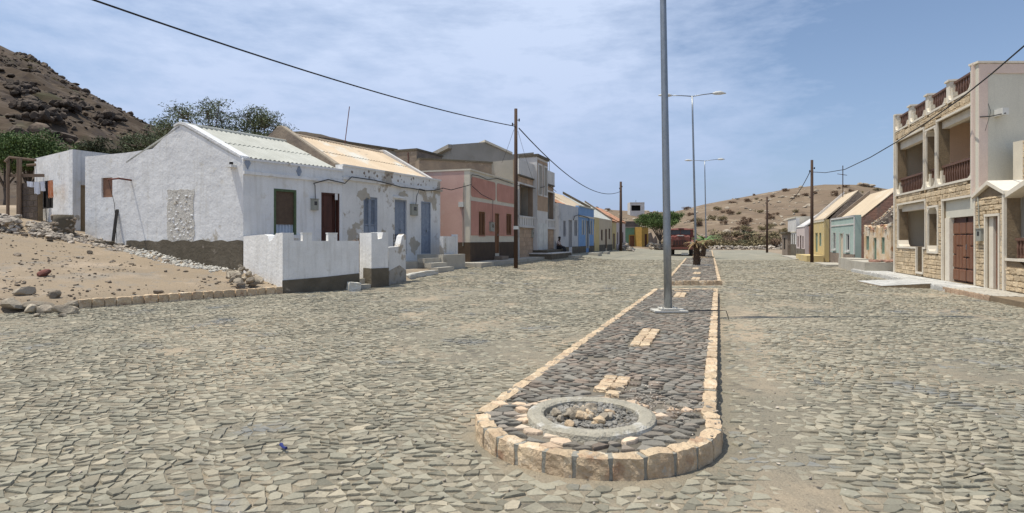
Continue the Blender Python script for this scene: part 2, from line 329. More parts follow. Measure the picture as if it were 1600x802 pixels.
def door(F,par,r,m,mf=None,leaves=2,panels=3,rec=.10,name='door',handle=True):
    t0,t1,z0,z1=r; fw=.05; mb=MB()
    for (a,b,c,e) in ((t0,t0+fw,z0,z1),(t1-fw,t1,z0,z1),(t0+fw,t1-fw,z1-fw,z1)): F.box(mb,a,b,-rec-.03,-rec+.05,c,e)
    d=MB(); w=(t1-t0-2*fw)/leaves
    for k in range(leaves):
        a=t0+fw+k*w+.004; b=a+w-.008; F.box(d,a,b,-rec-.04,-rec,z0,z1-fw)
        h=(z1-fw-z0)/panels
        for j in range(panels): F.box(d,a+w*.2,b-w*.2,-rec-.001,-rec+.014,z0+j*h+.1*h+.03,z0+(j+1)*h-.1*h)
    o=d.build(name,m,par); mb.build(name+'_frame',mf or m,o)
    if handle:
        hb=MB(); c=(t0+t1)/2+.06 if leaves>1 else t1-.14; F.box(hb,c,c+.03,-rec+.001,-rec+.05,z0+.95,z0+1.07); hb.build('door_handle',m_steel,o)
    return o
def shutters(F,par,r,m,mf=None,rec=.06,slats=True,split=.0,name='window'):
    t0,t1,z0,z1=r; fw=.04; mb=MB()
    for (a,b,c,e) in ((t0,t0+fw,z0,z1),(t1-fw,t1,z0,z1),(t0+fw,t1-fw,z1-fw,z1),(t0+fw,t1-fw,z0,z0+fw)): F.box(mb,a,b,-rec-.06,-rec+.03,c,e)
    o=mb.build(name,mf or m,par); w=(t1-t0-2*fw)/2
    for k in range(2):
        d=MB(); a=t0+fw+k*w+.003; b=a+w-.006; c=z0+fw; e=z1-fw; s=.15*w+.01; mid=c+(e-c)*split
        F.box(d,a,a+s,-rec-.05,-rec,c,e); F.box(d,b-s,b,-rec-.05,-rec,c,e); F.box(d,a+s,b-s,-rec-.05,-rec,e-s,e); F.box(d,a+s,b-s,-rec-.05,-rec,c,c+s)
        F.box(d,a+s,b-s,-rec-.05,-rec-.045,c+s,e-s)
        if split>0:
            F.box(d,a+s,b-s,-rec-.045,-rec,mid-.04,mid); F.box(d,a+s+.02,b-s-.02,-rec-.044,-rec-.012,c+s+.03,mid-.07)
        if slats:
            lo=mid if split>0 else c+s; n=max(4,int((e-s-lo)/.05))
            for j in range(n):
                z=lo+(j+.5)*(e-s-lo)/n
                d.hexa([F.P(a+s,-rec-.004,z-.018),F.P(b-s,-rec-.004,z-.018),F.P(b-s,-rec-.044,z+.010),F.P(a+s,-rec-.044,z+.010),F.P(a+s,-rec-.004,z-.012),F.P(b-s,-rec-.004,z-.012),F.P(b-s,-rec-.044,z+.016),F.P(a+s,-rec-.044,z+.016)])
        d.build('shutter',m,o)
    return o
def plainwin(F,par,r,m,mg=None,rec=.1,name='window'):
    t0,t1,z0,z1=r; fw=.06; mb=MB(); c=(t0+t1)/2
    for (a,b,cc,e) in ((t0,t0+fw,z0,z1),(t1-fw,t1,z0,z1),(t0+fw,t1-fw,z1-fw,z1),(t0+fw,t1-fw,z0,z0+fw)): F.box(mb,a,b,-rec-.04,-rec+.04,cc,e)
    F.box(mb,c-.02,c+.02,-rec-.03,-rec+.02,z0+fw,z1-fw)
    o=mb.build(name,m,par); g=MB()
    F.box(g,t0+fw,t1-fw,-rec-.02,-rec-.01,z0+fw,z1-fw); g.build('pane',mg or m_glass,o)
    return o
def meter(F,par,r):
    t0,t1,z0,z1=r; b=MB(); F.box(b,t0,t1,.002,.12,z0,z1); F.box(b,t0-.02,t1+.02,.002,.14,z1,z1+.02); o=b.build('meter_box',m_box,par)
    g=MB(); F.box(g,t0+(t1-t0)*.3,t1-(t1-t0)*.25,.121,.126,z0+(z1-z0)*.45,z1-(z1-z0)*.2); g.build('meter_glass',m_glass,o); return o
def roof(par,eL,eR,rR,rL,rows,n,m,amp=.03,pitch=.18,name='roof_sheet',th=.012,lift=.02,holder=None):
    """corrugated sheets, each one a piece, lying on the plane through the four corners"""
    eL,eR,rR,rL=map(Vector,(eL,eR,rR,rL)); nrm=(eR-eL).cross(rL-eL).normalized()
    if nrm.z<0: nrm=-nrm
    W=((eR-eL).length+(rR-rL).length)/2
    Q=lambda s,r:(eL*(1-s)+eR*s)*(1-r)+(rL*(1-s)+rR*s)*r
    h=holder
    if h is None:
        b=MB(); b.prism([eL-nrm*.05,eR-nrm*.05,rR-nrm*.05,rL-nrm*.05],-nrm*.05); h=b.build('roof',m,par)
    for j in range(rows):
        for i in range(n):
            s0=i/n; s1=(i+1)/n; r0=j/rows-(.03 if j else 0); r1=(j+1)/rows; k=max(4,int(W/n/pitch*6)); b=MB()
            l0=lift+(.022 if i%2 else 0)*0+.02*(rows-1-j)*0; 
            up=[];
            for (r,ex) in ((r0,.022),(r1,0)):
                for q in range(k+1):
                    s=s0+(s1-s0)*q/k+(.0 if q<k else .0); z=amp*math.sin(2*math.pi*s*W/pitch) if amp>0 else 0
                    up.append(Q(min(s,1),r)+nrm*(l0+ex+amp+z+random.uniform(0,.001)))
            nn=len(b.v); b.v+=[tuple(p) for p in up]+[tuple(p-nrm*th) for p in up]; m2=2*(k+1)
            for q in range(k):
                a=nn+q; c=nn+k+1+q; b.f.append((a,a+1,c+1,c)); b.f.append((a+m2,c+m2,c+1+m2,a+1+m2)); b.f.append((a,a+m2,a+1+m2,a+1)); b.f.append((c,c+1,c+1+m2,c+m2))
            b.f.append((nn,nn+k+1,nn+k+1+m2,nn+m2)); b.f.append((nn+k,nn+k+m2,nn+2*k+1+m2,nn+2*k+1))
            b.build(name,m,h)
    return h
def slab(par,pts,th,m,name='roof'):
    b=MB(); pts=[Vector(p) for p in pts]; n=(pts[1]-pts[0]).cross(pts[2]-pts[0]).normalized()
    if n.z<0:n=-n
    b.prism(pts,-n*th); return b.build(name,m,par)
ROCKS=[]
def mkrocks():
    import bmesh
    for s in range(8):
        bm=bmesh.new(); bmesh.ops.create_icosphere(bm,subdivisions=2,radius=.5); r=random.Random(s*7+3)
        pl=[(Vector((r.gauss(0,1),r.gauss(0,1),r.gauss(0,1))).normalized(),r.uniform(.24,.40)) for _ in range(9)]
        for v in bm.verts:
            for n,d in pl:
                k=v.co.dot(n)
                if k>d: v.co-=n*(k-d)
            v.co*=1+r.uniform(-.04,.04)
        me=bpy.data.meshes.new('rock'); bm.to_mesh(me); bm.free(); ROCKS.append(me)
mkrocks()
RV=[(np.array([v.co[:] for v in me.vertices]),[tuple(p.vertices) for p in me.polygons]) for me in ROCKS]
def rockobj(name,loc,sc,m,parent=None,rot=None):
    me=ROCKS[random.randrange(8)]
    key=(me.name,m.name)
    if key not in RC: c=me.copy(); c.materials.clear(); c.materials.append(m); RC[key]=c
    o=bpy.data.objects.new(name,RC[key]); COL.objects.link(o)
    if parent: o.parent=parent; loc=Vector(loc)-worldloc(parent)
    o.location=loc; o.scale=sc; o.rotation_euler=rot or (random.uniform(-.5,.5),random.uniform(-.5,.5),random.uniform(0,6.3)); return o
RC={}
def rockfield(name,pts,m,parent=None,flat=.7):
    """pts: (x,y,z,size) -> one mesh"""
    b=MB()
    for (x,y,z,s) in pts:
        V,Fc=RV[random.randrange(8)]; e=Matrix.Rotation(random.uniform(0,6.3),3,'Z')@Matrix.Rotation(random.uniform(-.5,.5),3,'X')
        E=np.array(e); q=(V*np.array([s*random.uniform(.8,1.3),s*random.uniform(.7,1.1),s*flat*random.uniform(.7,1.1)]))@E.T+np.array([x,y,z]); n=len(b.v)
        b.v+= [tuple(k) for k in q]; b.f+=[tuple(n+i for i in f) for f in Fc]
    o=b.build(name,m,parent,fix=False); o['kind']='stuff'; return o
def leafmesh(name,clumps,m,leaf=.08,per=60,parent=None,flatz=.6,kind=None,asp=2.2):
    """clumps: (x,y,z,r); small leaf quads"""
    V=[];
    for (x,y,z,r) in clumps:
        n=max(6,int(per*random.uniform(.7,1.3)))
        d=RS.normal(size=(n,3)); d/=np.linalg.norm(d,axis=1)[:,None]; rad=RS.rand(n)**.45*r
        c=d*rad[:,None]*np.array([1,1,flatz])+np.array([x,y,z])
        a=RS.normal(size=(n,3)); a/=np.linalg.norm(a,axis=1)[:,None]; bb=np.cross(a,RS.normal(size=(n,3))); bb/=np.linalg.norm(bb,axis=1)[:,None]
        l=leaf*RS.uniform(.6,1.4,(n,1)); A=a*l*asp/2; B=bb*l/2
        V.append(np.stack([c-A,c+B*.9,c+A,c-B*.9],1))
    V=np.concatenate(V).reshape(-1,3); off=np.array(worldloc(parent)) if parent else 0
    V=V-off; nf=len(V)//4
    me=bpy.data.meshes.new(name); me.vertices.add(len(V)); me.vertices.foreach_set('co',V.ravel()); me.loops.add(len(V)); me.loops.foreach_set('vertex_index',np.arange(len(V)))
    me.polygons.add(nf); me.polygons.foreach_set('loop_start',np.arange(0,len(V),4)); me.update(calc_edges=True); me.shade_flat(); me.materials.append(m)
    o=bpy.data.objects.new(name,me); COL.objects.link(o)
    if parent: o.parent=parent
    if kind: o['kind']=kind
    return o

# ------------------------------------------------------------------ terrain
def gridmesh(name,xs,ys,zf,m,keep=None,smooth=True):
    X,Y=np.meshgrid(xs,ys); Z=zf(X,Y); nx=len(xs); ny=len(ys)
    V=np.stack([X,Y,Z],-1).reshape(-1,3)
    i=np.arange(nx-1); j=np.arange(ny-1); I,J=np.meshgrid(i,j); a=(J*nx+I).ravel(); q=np.stack([a,a+1,a+1+nx,a+nx],1)
    if keep is not None:
        c=V[q].mean(1); q=q[keep(c[:,0],c[:,1])]
    used=np.unique(q); mp=np.full(len(V),-1); mp[used]=np.arange(len(used)); q=mp[q]; V=V[used]
    me=bpy.data.meshes.new(name); me.vertices.add(len(V)); me.vertices.foreach_set('co',V.ravel().astype(np.float32)); me.loops.add(q.size); me.loops.foreach_set('vertex_index',q.ravel())
    me.polygons.add(len(q)); me.polygons.foreach_set('loop_start',np.arange(0,q.size,4)); me.update(calc_edges=True); me.materials.append(m)
    (me.shade_smooth if smooth else me.shade_flat)()
    o=bpy.data.objects.new(name,me); COL.objects.link(o); o['kind']='structure'; return o
geo=lambda a,b,n:list(np.geomspace(a,b,n))
xs=np.array(sorted(set([-x for x in geo(190,3000,14)]+list(np.arange(-185,-31,1.6))+list(np.arange(-30,42,.45))+list(np.arange(42,185,2.0))+geo(190,3000,14))))
ys=np.array(sorted(set([-x for x in geo(3,2500,12)]+list(np.arange(-2,60,.45))+list(np.arange(60,95,.8))+list(np.arange(95,215,1.6))+geo(216,4000,22))))
def zone(x,y):
    a=x/np.maximum(y,1); Y0=np.interp(a,[-.5,-.1,0.05],[36,50,86]); h=y>Y0
    return np.where(h,np.where(a<-.12+.03*np.sin(y/7.0),1,2),0)
gridmesh('ground',xs,ys,ground_z,m_dirt,lambda x,y:zone(x,y)==0)
gridmesh('rocky_hill',xs,ys,ground_z,m_rockhill,lambda x,y:zone(x,y)==1,smooth=False)
gridmesh('dry_hill',xs,ys,ground_z,m_dryhill,lambda x,y:zone(x,y)==2)

# medians: outline tests
M1L=np.array([[-.289,4.73],[3.96,16.0]]); M1R=np.array([[1.6,4.34],[5.72,16.0]])
def lineX(L,Y): return L[0,0]+(L[1,0]-L[0,0])*(np.asarray(Y)-L[0,1])/(L[1,1]-L[0,1])
M2L=np.array([[5.06,19.0],[12.95,43]]); M2R=np.array([[6.95,19.0],[15.15,43]])
NC=np.array([.655,4.52]); NR=.945
def inmed(X,Y,g=.0):
    X=np.asarray(X); Y=np.asarray(Y)
    a=(Y>4.5)&(Y<16+g)&(X>lineX(M1L,Y)-g)&(X<lineX(M1R,Y)+g)
    a|=(Y<=4.6)&(((X-NC[0])**2+(Y-NC[1])**2)<(NR+g)**2)
    a|=(Y>18.8-g)&(Y<43+g)&(X>lineX(M2L,Y)-g)&(X<lineX(M2R,Y)+g)
    a|=(Y>46-g)&(Y<75+g)&(X>lineX(M2L,Y)+.5-g)&(X<lineX(M2R,Y)+g)
    return a
def onroad(X,Y,g=0):
    return (X>XL(Y)+g)&(X<XR(Y)-.9-g)&(Y<78)
def leftlow(X,Y): return X>XL(Y)+.02
# road bed
rxs=np.arange(-24,46,.35); rys=np.concatenate([np.arange(-8,30.1,.35),np.arange(30.3,42.01,.65),[42.0]])
m_far=mat('distant street setts',(.236,.224,.170),(.272,.252,.185),.35,rough=.9,bump=.8,bscale=9,patches=[((.20,.19,.16),7.5,.54,.62),((.38,.335,.255),.5,.55,.68),((.19,.18,.155),3.8,.60,.68)])
road=gridmesh('road',rxs,rys,lambda X,Y:road_z(X,Y)+fbm(X/.9,Y/.9,3,31)*.006,m_road_dirt,lambda x,y:(x>XL(y)-.35)&(x<XR(y)+.2)&(y<42.0))
fr=gridmesh('far_road',rxs,np.concatenate([[41.6],np.arange(42.0,79,.7)]),lambda X,Y:road_z(X,Y)+.0+fbm(X/1.3,Y/1.3,3,31)*.008,m_far,lambda x,y:(x>XL(y)-.35)&(x<XR(y)+.2)&(y>41.7))

def cobbles(parent,name,rect,cell,keep,zf,m,th=.025,gap=.045,jit=.43,zj=.0064,seed=0,single=300,bury=None,stretch=1.25,tilt=.05,angle=0):
    """irregular stones from the dual of a jittered triangular lattice; nearest ones are objects, the rest one mesh"""
    rs=np.random.RandomState(seed); x0,x1,y0,y1=rect; cx=cell*stretch; cy=cell*.866
    nx=int((x1-x0)/cx)+4; ny=int((y1-y0)/cy)+4
    I,J=np.meshgrid(np.arange(nx),np.arange(ny))
    sx=x0+(I+.5*(J%2))*cx+rs.uniform(-jit,jit,I.shape)*cx; sy=y0+J*cy+rs.uniform(-jit,jit,I.shape)*cy
    wx=fbm(sx/(4.5*cell),sy/(4.5*cell),2,seed+90); wy=fbm(sx/(4.5*cell)+9,sy/(4.5*cell),2,seed+95); sx=sx+wx*1.5*cell; sy=sy+wy*1.3*cell
    # neighbour seeds for odd / even rows
    def g(i,j): i=np.clip(i,0,nx-1); j=np.clip(j,0,ny-1); return np.stack([sx[j,i],sy[j,i]],-1)
    o=(J%2); nb=[g(I+1,J),g(I+o,J+1),g(I+o-1,J+1),g(I-1,J),g(I+o-1,J-1),g(I+o,J-1)]
    c=g(I,J); P=np.stack([(c+nb[k]+nb[(k+1)%6])/3 for k in range(6)],2)   # ny,nx,6,2
    P=P.reshape(-1,6,2); C=P.mean(1)
    ok=keep(C[:,0],C[:,1]); P=P[ok]; C=C[ok]; n=len(P)
    gp=gap*rs.uniform(.5,1.9,(n,1,1)); P=C[:,None]+(P-C[:,None])*(1-gp)
    P+=rs.uniform(-.07,.07,P.shape)*cell
    for k in (0,2,4):      # fuse corners here and there: four and five sided stones
        q=rs.rand(n)<.62; P[q,k]=P[q,(k+1)%6]*.97+P[q,k]*.03
    zb=zf(C[:,0],C[:,1]); zo=rs.uniform(-.35,1,n)*zj*1.6
    if bury is not None: zo=zo+bury(C[:,0],C[:,1])
    tx=rs.normal(0,tilt,n); ty=rs.normal(0,tilt,n); dx=P[:,:,0]-C[:,None,0]; dy=P[:,:,1]-C[:,None,1]
    zt=(zb+zo)[:,None]+dx*tx[:,None]+dy*ty[:,None]+rs.uniform(-.002,.002,(n,6))
    inner=C[:,None]+(P-C[:,None])*.93
    V=np.zeros((n,18,3)); V[:,0:6,:2]=inner; V[:,0:6,2]=zt+.005; V[:,6:12,:2]=P; V[:,6:12,2]=zt-.003; V[:,12:18,:2]=C[:,None]+(P-C[:,None])*1.02; V[:,12:18,2]=zt-th
    tint=rs.rand(n)**2.2; shade=rs.rand(n)
    fc=[(0,1,2,3,4,5)]; 
    for k in range(6):
        q=(k+1)%6; fc.append((6+k,6+q,q,k)); fc.append((12+k,12+q,6+q,6+k))
    order=np.argsort(C[:,1]*1.0+np.abs(C[:,0])*.25)
    big=order[:single] if single else order[:0]; rest=order[len(big):]
    def mk(idx,nm,loc=None):
        k=len(idx); vv=V[idx].reshape(-1,3)
        if loc is not None: vv=vv-loc
        me=bpy.data.meshes.new(nm); me.vertices.add(len(vv)); me.vertices.foreach_set('co',vv.ravel().astype(np.float32))
        lv=[];ls=[];tot=0
        base=np.concatenate([np.array(f) for f in fc]); starts=np.cumsum([0]+[len(f) for f in fc])[:-1]; ll=len(base)
        lv=(base[None,:]+18*np.arange(k)[:,None]).ravel(); ls=(starts[None,:]+ll*np.arange(k)[:,None]).ravel()
        me.loops.add(len(lv)); me.loops.foreach_set('vertex_index',lv); me.polygons.add(len(ls)); me.polygons.foreach_set('loop_start',ls)
        me.update(calc_edges=True); me.shade_flat(); me.materials.append(m)
        a=me.attributes.new('tint','FLOAT','POINT'); a.data.foreach_set('value',np.repeat(tint[idx],18).astype(np.float32))
        a=me.attributes.new('shade','FLOAT','POINT'); a.data.foreach_set('value',np.repeat(shade[idx],18).astype(np.float32))
        o=bpy.data.objects.new(nm,me); COL.objects.link(o); o.parent=parent; return o
    pl=np.array(worldloc(parent)) if parent else np.zeros(3)
    for i in big:
        l=np.array([C[i,0],C[i,1],zb[i]]); o=mk(np.array([i]),name,l); o.location=tuple(l-pl)
    if len(rest):
        o=mk(rest,name+'_field',pl); o['kind']='stuff'
    return n
FAR=42.0
def roadbury(X,Y):
    b=-.0085*sstep((fbm(X/1.3,Y/1.3,4,77)-.08)*3.0)-.001
    b=b-.010*sstep(1-np.abs(X-(lineX(M1R,Y)+.40))/.5)*(Y<17)   # sand drifted along the island's right side
    b=b-.010*sstep(1-np.hypot((X+2.2)/2.0,(Y-14.6)/.9))
    return b
infr=lambda X,Y:(np.abs(X)<.98*Y+1.0)
cobbles(road,'paving_stone',(-15,16,1.2,15.5),.087,lambda X,Y:onroad(X,Y,.05)&(~inmed(X,Y,.07))&infr(X,Y)&(Y>1.3),road_z,m_stone,seed=1,bury=roadbury,single=300)
cobbles(road,'paving_stone',(-8,16,15.4,31),.122,lambda X,Y:onroad(X,Y,.05)&(~inmed(X,Y,.07))&infr(X,Y),road_z,m_stone,seed=2,bury=roadbury,single=0,zj=.008)
cobbles(road,'paving_stone',(-3,22,30.9,43.5),.165,lambda X,Y:onroad(X,Y,.05)&(~inmed(X,Y,.07))&infr(X,Y)&(Y<43+fbm(X/2,Y*0,2,6)),road_z,m_stone,seed=3,bury=roadbury,single=0,zj=.010)
#PART2
# ------------------------------------------------------------------ the islands down the middle
BLK=[]
def mkblocks():
    import bmesh
    for s in range(7):
        bm=bmesh.new(); bmesh.ops.create_cube(bm,size=1); bmesh.ops.subdivide_edges(bm,edges=bm.edges[:],cuts=3,use_grid_fill=True); r=random.Random(s+50)
        for v in bm.verts:
            c=v.co.copy(); k=[abs(q)>.49 for q in c]
            if sum(k)==3: v.co*=.90
            elif sum(k)==2: v.co=Vector([q*(.955 if kk else 1) for q,kk in zip(c,k)])
            v.co+=Vector((r.uniform(-.03,.03),r.uniform(-.06,.06),r.uniform(-.035,.035)))
        me=bpy.data.meshes.new('block'); bm.to_mesh(me); bm.free(); BLK.append(me)
mkblocks()
BC={}
def block(name,m,parent,c,ang,size,tilt=.02):
    k=random.randrange(7); key=(k,m.name)
    if key not in BC: q=BLK[k].copy(); q.materials.append(m); BC[key]=q
    o=bpy.data.objects.new(name,BC[key]); COL.objects.link(o); o.parent=parent
    o.location=Vector(c)-worldloc(parent); o.rotation_euler=(random.uniform(-tilt,tilt),random.uniform(-tilt,tilt),ang); o.scale=size; return o
m_tan=mat('tan paving stone',(.62,.46,.31),(.52,.38,.26),3,rough=.9,bump=.6,bscale=30,attr=((.66,.55,.42),.85,1.15))
def kerbrun(par,pts,ln,wd,h,z=None,mortar=True,side=-1):
    """tan blocks along a polyline, mortar filling the joints"""
    mb=MB(); pts=[Vector(p) for p in pts]; tot=[0]
    for a,b in zip(pts,pts[1:]): tot.append(tot[-1]+(b-a).length)
    def at(s):
        for i in range(len(pts)-1):
            if s<=tot[i+1] or i==len(pts)-2:
                f=(s-tot[i])/(tot[i+1]-tot[i]); return pts[i].lerp(pts[i+1],f)
    s=0
    while s<tot[-1]-.05:
        l=min(ln*random.uniform(.8,1.2),tot[-1]-s); a=at(s); b=at(s+l); d=b-a; zz=rz_(a.x,a.y) if z is None else z
        c=(a+b)/2; hh=h+random.uniform(-.008,.008)
        block('kerb_stone',m_kerb,par,(c.x,c.y,zz+hh/2-.03),math.atan2(d.y,d.x),(d.length*.955,wd,hh+.06))
        if mortar:
            n=Vector((-d.y,d.x)).normalized()*wd*.40; e=d.normalized()*.022; q=[a-e-n,a+e-n,a+e+n,a-e+n]
            mb.hexa([(p.x,p.y,zz-.04) for p in q]+[(p.x,p.y,zz+h-.012) for p in q])
        s+=l
    if mortar: o=mb.build('mortar_joint',m_mortar,par); o['kind']='stuff'
def island(poly,L,Rr,label_z):
    par=thing('traffic_island',None,None,(poly[0][0],poly[0][1],0)); par['kind']='structure'
    b=MB(); b.prism([(x,y,-.05) for x,y in poly],(0,0,.175)); b.build('island_bed',m_slatebed,par)
    return par
KW=.118; ZT=.15
al=[(NC[0]+NR*math.cos(t),NC[1]+NR*math.sin(t)) for t in [math.pi+math.pi*k/20 for k in range(21)]]
il=[(x,y) for x,y in al]+[(M1R[1][0],M1R[1][1]),(M1L[1][0],M1L[1][1])]
sh=lambda P,d:[(NC[0]+(x-NC[0])*(NR-d)/NR,NC[1]+(y-NC[1])*(NR-d)/NR) for x,y in P]
isl=island([(x,y) for x,y in sh(al,.06)]+[(M1R[1][0]-.06,M1R[1][1]-.06),(M1L[1][0]+.06,M1L[1][1]-.06)],0,0,0)
rim=sh(al,KW/2)
kerbrun(isl,rim,.205,KW,ZT,0)
kerbrun(isl,[rim[-1],(M1R[1][0]-KW/2,16.0)],.36,KW,ZT,0); kerbrun(isl,[rim[0],(M1L[1][0]+KW/2,16.0)],.36,KW,ZT,0)
kerbrun(isl,[(M1L[1][0]+KW,15.95),(M1R[1][0]-KW,15.95)],.3,KW,ZT,0)
RC_=np.array([.60,4.39]); RO=.485; RI=.36
MD=np.array([.36,1.0]); MD/=np.linalg.norm(MD); MNn=np.array([MD[1],-MD[0]])
DASH=[(.93,5.37,.36,.13),(1.87,8.05,.72,.13),(4.15,14.2,.6,.13),(.99,6.6,.07,.10),(4.52,15.3,.08,.2)]
def isdash(X,Y,g=.045):
    t=np.zeros(np.shape(X),bool)
    for (cx,cy,hl,hw) in DASH:
        u=(X-cx)*MD[0]+(Y-cy)*MD[1]; v=(X-cx)*MNn[0]+(Y-cy)*MNn[1]; t|=(np.abs(u)<hl+g)&(np.abs(v)<hw+g)
    return t
def istan(X,Y):
    t=np.zeros(np.shape(X),bool)
    return istan2(X,Y,t)
def istan2(X,Y,t):
    r=np.hypot(X-RC_[0],Y-RC_[1]); t|=(r<RO+.10)&(r>RO)&(fbm(X*3,Y*3,2,5)>-.22)
    t|=(np.abs(Y-(4.72-.12*(X-.5)))<.055)&(np.abs(X-.6)>.55)
    t|=(np.hypot(X-.28,Y-3.86)<.11)
    return t
def inisl(X,Y):
    g=KW+.012
    a=(Y>4.5)&(Y<15.86)&(X>lineX(M1L,Y)+g*1.05)&(X<lineX(M1R,Y)-g*1.05)
    a|=(Y<=4.6)&(np.hypot(X-NC[0],Y-NC[1])<NR-g)
    return a&(np.hypot(X-RC_[0],Y-RC_[1])>RO+.01)&(np.hypot(X-2.97,Y-10.95)>.42)
zi=lambda X,Y:np.full(np.shape(X),ZT-.012)+fbm(X,Y,2,8)*.006
cobbles(isl,'paving_stone',(-.6,6.5,3.4,16),.098,lambda X,Y:inisl(X,Y)&~istan(X,Y)&~isdash(X,Y),zi,m_slate,seed=5,gap=.035,zj=.003,stretch=1.3,single=290,tilt=.025,bury=lambda X,Y:-.02*sstep(1-np.hypot((X-1.2)/.28,(Y-4.75)/.35)))
cobbles(isl,'tan_stone',(-.6,6.5,3.4,16),.10,lambda X,Y:inisl(X,Y)&istan(X,Y)&~isdash(X,Y),zi,m_tan,seed=6,gap=.05,zj=.005,stretch=1.3,single=250,tilt=.04)
def dashstones(par,dl):
    ang=math.atan2(MD[1],MD[0])
    for (cx,cy,hl,hw) in dl:
        n=max(1,int(2*hl/.135)); mcol=2 if hw>.1 else 1
        for i in range(n):
            for j in range(mcol):
                if random.random()<.05: continue
                u=-hl+(i+.5)*2*hl/n+random.uniform(-.01,.01); v=-hw+(j+.5)*2*hw/mcol+random.uniform(-.008,.008)
                block('tan_stone',m_kerb,par,(cx+MD[0]*u+MNn[0]*v,cy+MD[1]*u+MNn[1]*v,ZT-.02),ang+random.uniform(-.06,.06),(2*hl/n*.93,2*hw/mcol*.93,.055),.01)
dashstones(isl,DASH)
# second and third island
def plainisland(L,Rr,y0,y1,seed,dashes):
    fL=lambda y:float(lineX(L,y)); fR=lambda y:float(lineX(Rr,y))
    off=.5 if y0>45 else 0
    par=island([(fL(y0)+off+.06,y0+.06),(fR(y0)-.06,y0+.06),(fR(y1)-.06,y1),(fL(y1)+off+.06,y1)],0,0,0)
    kerbrun(par,[(fL(y0)+off,y0+.065),(fR(y0),y0+.065)],.27,KW,ZT,0)
    kerbrun(par,[(fR(y0)-.065,y0+.13),(fR(y1)-.065,y1)],.5,KW,ZT,0,False); kerbrun(par,[(fL(y0)+off+.065,y0+.13),(fL(y1)+off+.065,y1)],.5,KW,ZT,0,False)
    def tn(X,Y):
        t=np.zeros(np.shape(X),bool)
        for (cx,cy,hl,hw) in dashes:
            u=(X-cx)*MD[0]+(Y-cy)*MD[1]; v=(X-cx)*MNn[0]+(Y-cy)*MNn[1]; t|=(np.abs(u)<hl)&(np.abs(v)<hw)
        return t
    k=lambda X,Y:(Y>y0+.14)&(Y<y1)&(X>lineX(L,Y)+.15+off)&(X<lineX(Rr,Y)-.15)
    c=.14 if y0<30 else .2
    cobbles(par,'paving_stone',(fL(y0)-.2,fR(y1)+.3,y0,min(y1,60)),c,lambda X,Y:k(X,Y)&~tn(X,Y),zi,m_slate,seed=seed,gap=.05,single=0)
    if dashes: dashstones(par,dashes)
    if 0: cobbles(par,'tan_stone',(fL(y0)-.2,fR(y1)+.3,y0,min(y1,60)),.13,lambda X,Y:k(X,Y)&tn(X,Y),zi,m_tan,seed=seed+1,gap=.05,single=60)
    return par
plainisland(M2L,M2R,19.0,43,8,[(6.45,20.2,.6,.14),(7.55,23.5,.7,.14),(8.7,27.3,.7,.14)])
plainisland(M2L,M2R,46.2,74,10,[])
# concrete ring of the tree pit
pr=thing('planter_ring','round rough concrete ring of an empty tree pit on the near island','tree pit',(RC_[0],RC_[1],ZT))
b=MB(); n=64; prof=[(RI-.008,ZT-.10),(RI,ZT+.02),(RI+.02,ZT+.033),(RO-.03,ZT+.035),(RO,ZT+.018),(RO+.012,ZT-.03)]
for k in range(n):
    t=2*math.pi*k/n; wob=1+.012*math.sin(3*t+1)+.008*math.sin(7*t)
    for r,z in prof: b.v.append((RC_[0]+r*math.cos(t)*wob,RC_[1]+r*math.sin(t)*wob,z+random.uniform(-.003,.003)))
for k in range(n):
    for j in range(len(prof)-1): a=k*6+j; c=((k+1)%n)*6+j; b.f.append((a,c,c+1,a+1))
b.build('concrete_rim',m_ring,pr)
b=MB(); 
for k in range(n):
    t=2*math.pi*k/n; t2=2*math.pi*(k+1)/n
    zf=lambda r,t:ZT-.04+.045*max(0,math.cos(t-1.2))*r/RI+ (.02 if r<.2 else 0)
    rr=[0,.09,.18,.27,RI+.01]
    for r0,r1 in zip(rr,rr[1:]):
        q=[(r0,t),(r1,t),(r1,t2),(r0,t2)]
        if r0==0:q=[(r0,0),(r1,t),(r1,t2)]
        b.face([(RC_[0]+r*math.cos(a),RC_[1]+r*math.sin(a),zf(r,a)) for r,a in q])
gravm=mat('grey brown pit gravel',(.22,.20,.165),(.30,.27,.22),14,bump=1,bscale=60)
b.build('pit_earth',gravm,pr)
pts=[]
for i in range(1100):
    r=RI*.97*math.sqrt(random.random()); t=random.uniform(0,6.28); pts.append((RC_[0]+r*math.cos(t),RC_[1]+r*math.sin(t),ZT-.033+.045*max(0,math.cos(t-1.2))*r/RI+(.02 if r<.2 else .004),random.uniform(.014,.05)))
gv=rockfield('gravel',pts,mat('grey pit stones',(.27,.255,.225),(.20,.19,.165),6,bump=1,bscale=20,island=.35),pr)
for i in range(44):
    r=random.uniform(0,.27); t=random.uniform(0,6.28); s=random.uniform(.05,.11)
    o=rockobj('rubble_stone',(RC_[0]-.07+r*1.2*math.cos(t),RC_[1]+.03+r*math.sin(t),ZT-.03+s*.3+.03*(1-r/.2)),(s*1.2,s,s*.75),m_rock if i%4 else m_kerb)
    tag(o,'broken stone lying among gravel inside the round concrete tree pit','stone','broken stones inside the tree pit')
pts=[]
for i in range(260):
    x,y=random.gauss(1.15,.22),random.gauss(4.75,.3)
    if math.hypot(x-RC_[0],y-RC_[1])>RO+.02: pts.append((x,y,ZT+.006,random.uniform(.008,.026)))
tag(rockfield('spilled_gravel',pts,m_rubble),'loose gravel spilled on the island beside the concrete ring','gravel')
